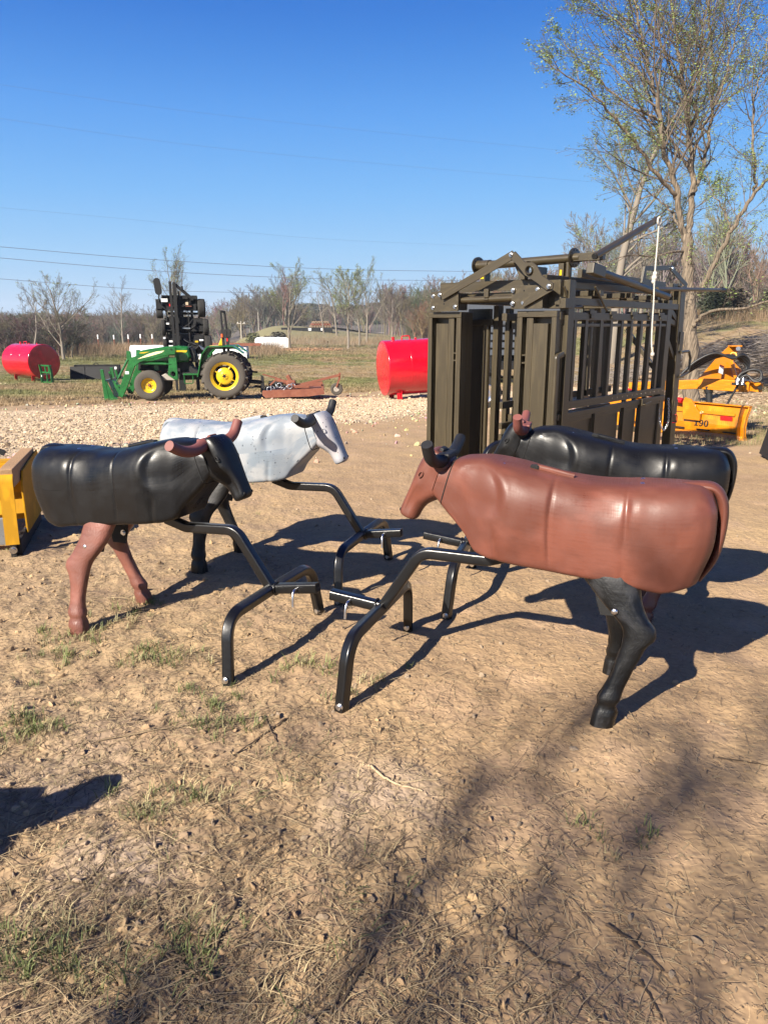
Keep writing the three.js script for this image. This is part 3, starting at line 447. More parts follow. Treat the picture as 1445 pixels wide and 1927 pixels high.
  const lv = P('squeeze_lever', [rod([.42, 2.075, .10], [1.775, 1.905, .10], .036, .036, 18), bar([.26, 2.10, .10], [.46, 2.07, .10], .085, .10, .01)]); part(lv, 'pipe_opening', rod([1.7755, 1.9049, .10], [1.7775, 1.9047, .10], .029, .029, 14), M.dark);
  // roof rails
  for (const z of [0, -.28, -.75, -1.20]) P('roof_rail', z === 0 ? bx(.0, 2.34, 1.775, 1.842, z - .07, z - .002) : z === -.28 ? [bar([.1, 2.01, z], [2.3, 2.02, z], .07, .07)] : bx(.10, 2.35, z < -1 ? 1.80 : 1.93, z < -1 ? 1.87 : 1.985, z - .03, z + .03));
  for (const x of [.62, 1.2, 1.75, 2.28]) P('roof_brace', bx(x, x + .06, 1.875, 1.925, -1.22, -.01));
  P('roof_rail', [bar([.32, 2.06, -.05], [1.95, 2.035, -.05], .05, .075)]); P('roof_rail', bar([.3, 1.955, -.12], [2.2, 1.975, -.12], .06, .06)); P('roof_rail', bar([.4, 1.91, -.45], [2.3, 1.90, -.45], .10, .012));
  P('spring_rod', [hose([[.02, 1.93, .01], [.10, 1.80, .01], [.16, 1.765, .01], [.30, 1.765, .01]], .012, 20)]); P('spring_rod', rod([.48, 1.95, .02], [.70, 1.74, .02], .012));
  P('rear_handle', rod([1.65, 1.985, .03], [3.36, 2.052, .03], .022, .022, 14)); P('hand_grip', rod([3.34, 2.051, .03], [3.50, 2.057, .03], .028, .028, 14), M.hose);
  P('bent_link', [bar([1.42, 2.185, -.02], [2.03, 2.235, -.02], .012, .05, .002), bar([2.02, 2.245, -.035], [2.50, 2.06, -.035], .012, .055, .002), bar([1.44, 2.20, -.02], [1.40, 2.03, -.02], .03, .05, .002)]); P('link_foot', [bx(2.12, 2.24, 2.02, 2.07, -.08, -.02), bx(2.27, 2.34, 2.04, 2.08, -.08, -.02)]);
  P('bolt', bolt(2.03, 2.23, -.012, .016, 'z', 1), M.zinc);
  // near side: rails, bars, squeeze panels
  const sideZ = 0;
  P('side_rail', bx(.01, 2.01, 1.645, 1.715, -.055, -.002)); P('side_rail', bx(.01, 2.01, 1.585, 1.615, -.05, -.01)); P('side_rail', bar([.03, .872, -.02], [2.10, .845, -.02], .04, .075)); P('side_rail', bar([.03, .775, -.01], [2.10, .760, -.01], .045, .055));
  for (let k = 0; k < 12; k++) P('rail_hole', rod([.95 + k * .1, .862 - k * .0013, .0], [.95 + k * .1, .862 - k * .0013, .0025], .008, .008, 8), M.zinc);
  for (const x of [.09, .25, .424, .676, .854, 1.059, 1.245, 1.449, 1.65, 1.868]) P('side_bar', bar([x - .0, .84, -.03], [x, 1.70, -.03], .045, .05));
  for (const x of [.08, .44, .80, 1.2, 1.55, 1.8]) P('bar_hook', [bx(x, x + .11, 1.700, 1.735, -.06, .012), bx(x + .02, x + .09, 1.66, 1.70, .0, .014)]);
  for (const [a, b] of [[.06, .60], [.64, 1.14], [1.19, 1.50], [1.55, 2.0]]) P('side_panel', [bx(a, b, low + .1, .74, -.045, -.03), bx(a, a + .04, low + .1, .745, -.03, .012), bx(a, b, .70, .745, -.03, .0)]);
  P('panel_latch', [bx(1.53, 1.60, .72, .80, .02, .04), rod([1.55, .735, .06], [1.68, .755, .06], .01), rod([1.55, .735, .02], [1.55, .735, .06], .01)]);
  P('front_post', bx(.07, .16, low, 1.99, -.06, .035)); P('spacer_block', bx(.0, .12, 1.745, 1.83, -.02, .05));
  // rear frame
  P('rear_post', bar([2.07, low, -.06], [2.07, 1.80, -.06], .11, .11, .008, V(0, 0, 1))); P('rear_post', bar([2.44, low, -.05], [2.33, 2.03, -.05], .13, .12, .008, V(0, 0, 1)));
  P('rear_post', bar([2.10, low, -1.15], [2.10, 2.0, -1.15], .11, .11, .008, V(0, 0, 1))); P('rear_post', bar([2.42, low, -1.15], [2.34, 2.03, -1.15], .12, .12, .008, V(0, 0, 1)));
  P('rear_brace', [bar([2.10, 1.45, -.04], [2.33, 1.20, -.04], .04, .05), bar([2.08, 1.66, -.04], [2.35, 1.60, -.04], .04, .06), bar([2.10, 1.78, -.04], [2.33, 1.64, -.04], .05, .06)]); P('rear_header', [bx(2.27, 2.40, 1.98, 2.05, -1.2, .02), bx(2.03, 2.12, 1.80, 1.88, -1.2, -.01)]);
  P('grab_handle', pipe([[2.38, 1.28, .03], [2.60, 1.285, .03], [2.66, 1.19, .03], [2.64, 1.02, .03], [2.40, .98, .03]], .016));
  P('post_plate', [bx(2.335, 2.43, 1.30, 1.52, .012, .022, 0), bx(2.36, 2.45, .62, .70, .012, .022, 0)]);
  // far side, tail gate and the inner neck bars
  for (const x of [.30, .72, 1.12, 1.50, 1.86]) P('side_bar', bar([x, .80, -.70], [x, 1.70, -.72], .045, .05));
  P('side_rail', bx(.1, 2.05, 1.64, 1.71, -.75, -.69)); P('side_rail', bx(.1, 2.05, .80, .87, -.74, -.70)); P('side_rail', bx(.1, 2.05, .60, .66, -.74, -.70)); P('side_panel', bx(.1, 2.05, low + .1, .55, -.74, -.70));
  for (const z of [-.18, -.32, -.46, -.60]) P('tail_gate_bar', bar([2.2, .35, z], [2.2, 1.68, z], .045, .05)); P('tail_gate_rail', [bx(2.17, 2.23, 1.68, 1.74, -.68, -.1), bx(2.17, 2.23, .75, .81, -.68, -.1), bx(2.17, 2.23, .30, .36, -.68, -.1)]);
  P('tail_gate_brace', bar([2.16, 1.1, -.2], [2.16, 1.55, -.62], .04, .05));
  P('neck_door', [bx(.30, .33, low + .05, 1.60, -1.385, -1.145), bx(.28, .30, low + .05, 1.62, -1.16, -1.13)]); P('neck_bar', rod([.29, low + .05, -1.085], [.29, 1.62, -1.085], .022)); P('neck_bar', bx(.27, .34, low + .05, 1.79, -1.01, -.945)); P('neck_bar', bx(.29, .35, low + .05, 1.76, -.875, -.82)); P('neck_bar', rod([.31, .55, -.735], [.31, 1.60, -.735], .02));
  P('neck_rail', [bx(.30, .36, .62, .72, -.80, -.48), bx(.30, .36, .50, .56, -.80, -.48), bx(.30, .36, 1.56, 1.66, -.80, -.48), bx(.31, .35, low + .05, .47, -.78, -.48)]);
  P('top_plate', [bx(.25, .36, 1.60, 1.66, -1.39, -1.0), bx(.32, .36, 1.64, 1.76, -1.39, -1.1)]);
  P('floor_skid', [bx(.0, 2.4, low, low + .08, -.16, -.02), bx(.0, 2.4, low, low + .08, -1.2, -1.06)]);
  P('tie_wire', [new THREE.TorusGeometry(.085, .006, 6, 20).rotateX(Math.PI / 2).scale(1, 1, .95).translate(2.43, .42, -.05), hose([[2.47, .43, .02], [2.44, .50, .03], [2.40, .52, .03]], .006, 10)], M.redPaint);
  // rope and chain hang from it
  const W = (x, y, z) => o.localToWorld(V(x, y, z)); o.updateMatrixWorld(true);
  const t = W(1.235, 2.60, .212), r = thing('rope', 'white rope with a knot hanging from the raised pipe arm of the chute', 'rope', [t.x, 0, t.z]);
  part(r, 'strand', hose([[0, 2.60, 0], [.002, 2.40, 0], [.0, 2.06, .01], [.012, 1.85, .01], [.018, 1.6, .012], [.03, 1.40, .012], [.05, 1.31, .012]], .008, 60, 8), M.rope);
  const lump = (y, x, k) => mergeVertices(new THREE.IcosahedronGeometry(.026 * k, 2).scale(1, 1.25, 1)).translate(x, y, 0); part(r, 'knot', [lump(2.07, 0, 1), lump(2.11, .004, .8), lump(2.035, -.004, .8)], M.rope); part(r, 'frayed_end', lump(1.305, .052, .75), M.rope); part(r, 'loop', new THREE.TorusGeometry(.034, .01, 8, 18).rotateY(.8).translate(.0, 2.615, 0), M.rope);
  const c0 = W(2.06, .72, .03), ch = thing('chain', 'steel chain hanging in a loop by the rear post of the chute', 'chain', [c0.x, 0, c0.z]);
  const cp = spline([[-.06, .74, 0], [-.055, .60, .01], [-.03, .46, .02], [.02, .38, .02], [.06, .45, .02], [.065, .60, .01], [.05, .74, 0]], 34), link = new THREE.TorusGeometry(.011, .0032, 6, 12).scale(1.35, 1, 1);
  cp.forEach((p, i) => { const q = cp[Math.min(i + 1, cp.length - 1)].clone().sub(cp[Math.max(0, i - 1)]).normalize(), k = part(ch, 'link', link, M.zinc); k.position.copy(p); k.quaternion.setFromUnitVectors(V(1, 0, 0), q); if (i % 2) k.rotateX(Math.PI / 2); });
}

// ---------------------------------------------------------------- litter on the ground
function scatter(name, label, geo, mat, n, place, category) {          // place(R) -> { x, z, y?, s, rot, c } or null
  const R = rng(name.length * 131 + n), inst = new THREE.InstancedMesh(geo, mat, n), m4 = new THREE.Matrix4(), q = new THREE.Quaternion(), e = new THREE.Euler(), c = new THREE.Color(); let k = 0, tries = 0;
  while (k < n && tries++ < n * 12) { const p = place(R); if (!p) continue; e.set(...p.rot, 'YXZ'); q.setFromEuler(e); m4.compose(V(p.x, (p.y ?? 0) + groundY(p.x, p.z), p.z), q, typeof p.s === 'number' ? V(p.s, p.s, p.s) : V(...p.s)); inst.setMatrixAt(k, m4); inst.setColorAt(k, c.setRGB(...p.c)); k++; }
  inst.count = k; inst.name = numbered(name); shadow(inst); scene.add(inst); return tag(inst, label, category || null, null, 'stuff');
}
const spot = (R, d0, d1, half = 34) => { const D = d0 * Math.exp(R() * Math.log(d1 / d0)), a = (R() * 2 - 1) * half * Math.PI / 180; return [D * Math.tan(a), -D]; };
const leftness = (x, z) => smooth(.9, -1.6, x - .25 * z - .9);
function strip(n, bend, w) { const p = [], u = []; const idx = []; for (let i = 0; i <= n; i++) { const t = i / n - .5, y = bend * (1 - 4 * t * t), ww = w * (1 - .8 * Math.abs(t)), z = bend * .8 * Math.sin(t * 5); for (const [a, b] of [[-1, 0], [0, 1], [1, 0]]) { p.push(t, y + b * ww, z + a * ww); u.push(t, a); } } for (let i = 0; i < n; i++) for (let j = 0; j < 2; j++) { const a = i * 3 + j; idx.push(a, a + 1, a + 3, a + 1, a + 4, a + 3); } const g = new THREE.BufferGeometry(); g.setAttribute('position', new THREE.Float32BufferAttribute(p, 3)); g.setAttribute('uv', new THREE.Float32BufferAttribute(u, 2)); g.setIndex(idx); g.computeVertexNormals(); return g; }
const rock = (seed, d = 1) => { const g = mergeVertices(new THREE.IcosahedronGeometry(1, d)), p = g.attributes.position, R = rng(seed), k = [...Array(6)].map(() => [R() - .5, R() - .5, R() - .5, R()]); for (let i = 0; i < p.count; i++) { const v = V().fromBufferAttribute(p, i); let s = 1; for (const q of k) { const d = v.dot(V(q[0], q[1], q[2]).normalize()); if (d > .55 + .3 * q[3]) s *= (.55 + .3 * q[3]) / d; } s *= .92 + .16 * R(); p.setXYZ(i, v.x * s, v.y * s * .7, v.z * s); } g.computeVertexNormals(); return toCreasedNormals(g, .5); };
const litter = std(1, 1, 1, .85), stoneMat = std(1, 1, 1, .9, { bumpMap: grain, bumpScale: .002 }), earth = std(1, 1, 1, .97);
const strawColour = R => { const t = R(), v = .65 + R() * .55; return t < .55 ? [.34 * v, .255 * v, .145 * v] : t < .8 ? [.22 * v, .155 * v, .09 * v] : [.12 * v, .08 * v, .05 * v]; };
const soilColour = (x, z, R, k = .86) => { const v = k * (.75 + .4 * R()); return groundColour(x, z).map(c => c * v); };
for (const [i, bend] of [[0, .05], [1, .16], [2, .02]])
  scatter('straw_litter', 'short dry straw and root bits trodden into the dirt', strip(4, bend, .016 + .004 * i), litter, 16000, R => { const [x, z] = spot(R, 1.25, 8.5); const l = leftness(x, z); if (R() > .14 + .86 * l || (-z > 5 && R() > .6)) return null; const s = .018 + R() * R() * .075 * (.6 + .9 * l); return { x, z, y: .0015 + R() * .003, s: [s, .03 * (.4 + R()), .036], rot: [(R() - .5) * .3, R() * 6.28, (R() - .5) * .25], c: strawColour(R) }; });
scatter('long_straw', 'longer pale hay stalks lying across the left of the yard', strip(8, .06, .0075), litter, 1500, R => { const [x, z] = spot(R, 1.25, 6.5); if (R() > .06 + .94 * leftness(x, z) ** 1.3) return null; const s = .07 + R() * R() * .24; return { x, z, y: .004 + R() * .006, s: [s, .14 * (.5 + R()), .15], rot: [(R() - .5) * .3, R() < .6 ? .5 + R() * 1.2 : R() * 6.28, (R() - .5) * .16], c: strawColour(R) }; });
for (const i of [0, 1]) scatter('dirt_clods', 'small clods of dry dirt scattered over the yard', rock(3 + i, 1), earth, 4500, R => { const [x, z] = spot(R, 1.25, 13); const l = leftness(x, z); if (R() > .10 + .9 * Math.max(l, .6 * smooth(0, .4, fbm(x * 2.3, z * 2.3, 2)))) return null; const s = .0016 + .0060 * R() ** 3.5 * (1 + l) * (1 + .05 * -z); return { x, z, y: s * .1, s: [s * (.7 + R()), s * .8, s * (.7 + R())], rot: [R() * 6, R() * 6, R() * 6], c: soilColour(x, z, R) }; });
scatter('pebbles', 'pale little stones lying in the dirt', rock(9, 1), stoneMat, 800, R => { const [x, z] = spot(R, 1.3, 14); if (x < -1.2 && R() > .25) return null; const s = .003 + .013 * R() ** 3 * (1 - .03 * z); return { x, z, y: s * .2, s: [s * (.7 + R() * .7), s * .7, s], rot: [R() * 6, R() * 6, R() * 6], c: mix3([.33, .25, .17], [.25, .18, .115], R()) }; });
// crushed stone of the track
for (const [i, n] of [[0, 24000], [1, 24000], [2, 18000]])
  scatter('track_gravel', 'pale tan crushed stone of the track across the yard', rock(20 + i, 0), stoneMat, n, R => { const [x, z] = spot(R, 7.5, 30, 33), { g } = zones(x, z); if (R() > g * g) return null; const s = (.010 + .024 * R() * R() + (R() < .015 ? .03 : 0)) * (.8 + .012 * -z); const v = .7 + R() * .5, t = R(); return { x, z, y: s * .25, s: [s * (.7 + R() * .7), s * (.5 + R() * .4), s * (.7 + R() * .6)], rot: [R() * .8, R() * 6, R() * .8], c: (t < .62 ? [.54, .425, .29] : t < .9 ? [.42, .32, .205] : [.22, .165, .12]).map(c => c * v) }; });
scatter('stray_stones', 'loose tan stones kicked off the track into the dirt', rock(41, 1), stoneMat, 2600, R => { const [x, z] = spot(R, 6, 34, 33), { g } = zones(x, z); if (g > .6) return null; const d = Math.min(Math.abs(-z - gravelFront(x)), Math.abs(-z - gravelBack(x))); if (R() > Math.exp(-d / 1.4)) return null; const s = .012 + .05 * R() ** 3; return { x, z, y: s * .2, s: [s, s * .7, s * (.7 + R() * .6)], rot: [R() * 6, R() * 6, R() * 6], c: [.40 * (.7 + R() * .5), .31 * (.7 + R() * .5), .21 * (.7 + R() * .5)] }; });
// grass: near tufts, rough field grass
function bladesGeo(seed, n, h, spread, lean) { const R = rng(seed), p = [], idx = []; for (let k = 0; k < n; k++) { const a = R() * 6.28, r = Math.sqrt(R()) * spread, x = r * Math.cos(a), z = r * Math.sin(a), H = h * (.45 + .55 * R()), b = R() * 6.28, L = lean * H * (.3 + R()), w = (.0011 + .0009 * R()) * (h > .12 ? 2.2 : 1), c = Math.cos(b), s = Math.sin(b), px = -s * w, pz = c * w, i = p.length / 3; p.push(x - px, -.01, z - pz, x + px, -.01, z + pz, x + c * L * .35 - px * .8, H * .6, z + s * L * .35 - pz * .8, x + c * L * .35 + px * .8, H * .6, z + s * L * .35 + pz * .8, x + c * L, H * (1 - .3 * lean * R()), z + s * L); idx.push(i, i + 1, i + 2, i + 1, i + 3, i + 2, i + 2, i + 3, i + 4); } const g = new THREE.BufferGeometry(); g.setAttribute('position', new THREE.Float32BufferAttribute(p, 3)); g.setIndex(idx); g.computeVertexNormals(); return g; }
const blade = new THREE.MeshPhysicalMaterial({ roughness: .7, transmission: 0, side: THREE.DoubleSide });
const clumps = [at(175, 1090, 3.9), at(210, 1070, 4.0), at(110, 1090, 3.8), at(300, 1160, 3.55), at(340, 1165, 3.5), at(265, 1150, 3.55), at(370, 1300, 3.05), at(400, 1310, 3.0), at(440, 1315, 3.0), at(30, 1330, 2.95), at(45, 1350, 2.9), at(20, 1345, 2.9), at(75, 1320, 3.0), at(265, 1530, 2.5), at(300, 1525, 2.5), at(330, 1515, 2.52), at(30, 1895, 1.95), at(15, 1910, 1.93), at(145, 1870, 2.0), at(120, 1880, 1.97), at(160, 1910, 1.95), at(370, 1880, 2.0), at(385, 1870, 2.0), at(255, 1040, 4.2), at(560, 1170, 3.5), at(1140, 1665, 2.35), at(400, 1240, 3.2), at(120, 1140, 3.6), at(60, 1180, 3.4), at(700, 1210, 3.3)];
for (const i of [0, 1]) scatter('grass_tufts', 'thin green grass tufts coming up through the trampled straw', bladesGeo(60 + i, 9, .045, .03, 1.2), blade, 260, R => { const c = clumps[Math.floor(R() * clumps.length)], x = c.x + (R() + R() + R() - 1.5) * .17, z = c.z + (R() + R() + R() - 1.5) * .14, v = .7 + R() * .6, t = R(), s = .55 + R() * .8; return { x, z, s, rot: [0, R() * 6.28, 0], c: t < .7 ? [.115 * v, .135 * v, .04 * v] : [.26 * v, .225 * v, .11 * v] }; });
const thinClumps = R => { const [x, z] = spot(R, 1.3, 6.5); return leftness(x, z) > .5 ? [x, z] : null; };
scatter('sparse_grass', 'single dry and green grass blades between the straw', bladesGeo(70, 5, .032, .03, 1.8), blade, 420, R => { const p = thinClumps(R); if (!p) return null; const v = .7 + R() * .6; return { x: p[0], z: p[1], s: .5 + R() * .9, rot: [0, R() * 6.28, 0], c: R() < .3 ? [.10 * v, .12 * v, .035 * v] : [.27 * v, .21 * v, .11 * v] }; });
for (const i of [0, 1, 2]) scatter('field_grass', 'short rough grass of the field behind the yard', bladesGeo(80 + i, 16, .16, .16, .8), blade, 24000, R => { const [x, z] = spot(R, 18, 110, 36), { field, wood } = zones(x, z); if (wood > .5 || R() > field) return null; const c = groundColour(x, z), v = .6 + R() * .6, s = .5 + R() * .7 + (z < -60 ? .8 : 0); return { x, z, s: [s * 1.6, s * (.5 + .5 * R()), s * 1.6], rot: [0, R() * 6.28, 0], c: [c[0] * v, c[1] * v * 1.02, c[2] * v] }; });
scatter('tall_weeds', 'tall dry reddish weeds along the far edge of the field', bladesGeo(90, 14, .9, .5, .45), blade, 9000, R => { const [x, z] = spot(R, 52, 150, 36), rr = x / -z; const band = rr < -.14 ? Math.exp(-(((-z - 82) / 10) ** 2)) : rr > .33 ? smooth(56, 66, -z) * smooth(95, 70, -z) : .25 * Math.exp(-(((-z - 125) / 22) ** 2)); if (R() > band) return null; const v = .6 + R() * .5, s = .7 + R() * .9, t = R(); return { x, z, s: [s * 1.5, s, s * 1.5], rot: [0, R() * 6.28, 0], c: (t < .6 ? [.23, .15, .085] : t < .85 ? [.28, .20, .115] : [.15, .12, .06]).map(c => c * v) }; });
// the sticks one can tell apart
function stick(label, pts, r, colour, forks = []) {
  const P = pts.map(([u, v]) => { const d = at(u, v, 1).sub(camera.position), t = -CAM_H / d.y; const p = camera.position.clone().addScaledVector(d, t); p.y = groundY(p.x, p.z) + r * 1.1; return p; });
  const c = P[0].clone(), g = (Q, r) => { const n = Math.max(8, Q.length * 6), R = rng(Math.round(r * 1e5 + Q[0].x * 1000)), path = spline(Q.map(p => p.clone().sub(c)), n).map((p, i) => p.add(V((R() - .5) * r * .5, (R() - .5) * r * .5 + r * .3 * Math.sin(i), (R() - .5) * r * .5))); return sweep(path, circle(1, 6), { radii: t => r * (1 - .45 * t) * (1 + .12 * Math.sin(t * 37)) }); };
  const list = [g(P, r), ...forks.map(([a, b, k]) => g([a, b].map(([u, v]) => { const d = at(u, v, 1).sub(camera.position), t = -CAM_H / d.y, p = camera.position.clone().addScaledVector(d, t); p.y = groundY(p.x, p.z) + r; return p; }), r * k))];
  return single('dry_stick', label, 'stick', list, colour, [c.x, c.y, c.z], 0, 'dry sticks lying on the dirt');
}
const SK = { tan: std(.30, .215, .125, .85, { bumpMap: hairy, bumpScale: .002 }), dark: std(.10, .066, .042, .9, { bumpMap: hairy, bumpScale: .002 }), mid: std(.19, .13, .08, .9, { bumpMap: hairy, bumpScale: .002 }), pale: std(.37, .28, .17, .85) };
stick('long pale stalk running left from beside the near foot of the front left steer frame', [[184, 1391], [300, 1378], [400, 1360], [495, 1350]], .0035, SK.tan);
stick('short brown stick crossing the end of the long pale stalk', [[498, 1350], [508, 1375], [521, 1399]], .004, SK.mid);
stick('dark stick slanting down from below the front left steer frame', [[538, 1357], [490, 1390], [438, 1424]], .0045, SK.dark);
stick('thick dark straight stick standing out at the bottom left of the yard', [[446, 1703], [415, 1770], [376, 1848]], .0055, SK.dark, [[[440, 1712], [432, 1722], .6]]);
stick('bent grey brown stick folded into a sharp V at the bottom of the photo', [[628, 1788], [690, 1808], [655, 1850], [632, 1900], [622, 1924]], .0045, SK.mid);
stick('grey brown stick lying along the arm of the V-shaped stick', [[704, 1812], [668, 1860], [645, 1900]], .0055, SK.mid);
stick('short stubby brown stick pointing down above the thick dark stick', [[294, 1688], [300, 1725], [299, 1763]], .005, SK.mid);
stick('dark slightly curved stick on the bare dirt at lower right', [[1139, 1739], [1190, 1775], [1249, 1824]], .0045, SK.dark, [[[1195, 1778], [1205, 1757], .6]]);
stick('thin dark stick at the very bottom right of the bare dirt', [[1204, 1847], [1225, 1880], [1247, 1926]], .0035, SK.dark);
stick('light brown stick slanting to the bottom edge right of centre', [[1086, 1844], [1030, 1885], [966, 1926]], .004, SK.mid);
stick('forked dark twig beside a heap of straw at lower right', [[936, 1759], [985, 1785], [1010, 1808], [1071, 1824]], .0038, SK.dark, [[[970, 1775], [970, 1745], .7]]);
stick('pale forked root lying like a star in the middle of the dirt', [[695, 1447], [740, 1482], [795, 1491]], .0055, SK.pale, [[[740, 1482], [825, 1466], .85], [[738, 1480], [742, 1466], .7]]);
stick('thin dark twig at the right edge below the hoof of the brown steer', [[1350, 1424], [1400, 1432], [1446, 1443]], .003, SK.dark);
stick('thin wavy dark twig between the star-shaped root and the V-shaped stick', [[742, 1651], [738, 1700], [722, 1752]], .0028, SK.dark);
stick('long thin dark stalk curving down the far lower left', [[219, 1599], [160, 1670], [118, 1730], [102, 1790]], .003, SK.mid);
stick('straight pale stalk at the left edge beside the dark shadow', [[0, 1664], [55, 1663], [100, 1661]], .0032, SK.tan);
stick('flat pale brown stick lying level left of the thick dark stick', [[247, 1785], [300, 1796], [349, 1803]], .005, SK.tan);
stick('short pale stick with a bright end in front of the star-shaped root, to its left', [[362, 1609], [390, 1614], [414, 1620]], .0048, SK.tan);
stick('thin tan twig slanting up in the dirt below the star-shaped root', [[660, 1640], [715, 1618], [760, 1592]], .003, SK.mid);

// ---------------------------------------------------------------- machines and stores in the yard
const onGround = (x, z, dy = 0) => [x, groundY(x, z) + dy, z];
function canvasTex(w, h, draw) { const c = document.createElement('canvas'); c.width = w; c.height = h; const g = c.getContext('2d'); draw(g, w, h); const t = new THREE.CanvasTexture(c); t.colorSpace = THREE.SRGBColorSpace; return t; }
const tyre = (r, w, rim, seg = 48) => lathe([[rim, -w * .42], [rim + .01, -w * .5], [mix(rim, r, .55), -w * .54], [r * .955, -w * .47], [r * .99, -w * .3], [r, -w * .1], [r, w * .1], [r * .99, w * .3], [r * .955, w * .47], [mix(rim, r, .55), w * .54], [rim + .01, w * .5], [rim, w * .42]], seg).rotateX(Math.PI / 2);
// fuel tanks
function tank(label, p, turn, tilt, len, rad, group) {
  const o = thing('fuel_tank', label, 'fuel tank', p, turn, group), y = rad + .13; o.rotation.z = tilt;
  part(o, 'shell', lathe([[rad * .985, -len / 2], [rad, -len / 2 + .015], [rad, len / 2 - .015], [rad * .985, len / 2]], 64).rotateZ(Math.PI / 2).translate(0, y, 0), M.red);
  for (const s of [-1, 1]) part(o, 'end_cap', lathe([[0, .01], [rad * .9, .008], [rad * .965, 0], [rad * .988, -.01]], 64).rotateZ(-s * Math.PI / 2).translate(s * len / 2, y, 0), M.red);
  for (const x of [-len * .33, len * .33]) { part(o, 'seam', lathe([[rad, -.012], [rad + .004, -.006], [rad + .004, .006], [rad, .012]], 64).rotateZ(Math.PI / 2).translate(x * 1.02 * .5, y, 0), M.red); for (const z of [-rad * .55, rad * .55]) part(o, 'leg', [bx(x - .07, x + .07, -.12, y - rad * .72, z - .006, z + .006, .002), bx(x + .058, x + .07, -.12, y - rad * .72, z - .07, z + .07, .002)], M.red); }
  part(o, 'filler_cap', [rod([-len * .33, y + rad - .01, 0], [-len * .33, y + rad + .07, 0], .045), rod([-len * .33, y + rad + .07, 0], [-len * .33, y + rad + .09, 0], .052)], M.red); part(o, 'lifting_eye', pipe([[-len * .2, y + rad - .01, 0], [-len * .2, y + rad + .10, 0], [-len * .08, y + rad + .10, 0], [-len * .08, y + rad - .01, 0]], .018), M.red); part(o, 'vent_bung', rod([.02, y + rad - .01, 0], [.02, y + rad + .04, 0], .035), M.red); part(o, 'vent_bung', rod([len * .3, y + rad - .01, 0], [len * .3, y + rad + .05, 0], .03), M.red);
  return o;
}
tank('glossy red fuel tank lying beside the squeeze chute, partly hidden by its left panel', onGround(1.0, -22.5, .02), .26, .045, 2.05, .81, 'red fuel tanks');
tank('glossy red fuel tank at the left of the field behind a green fork frame', onGround(-17.3, -36.6, 0), -.62, 0, 2.35, .83, 'red fuel tanks');
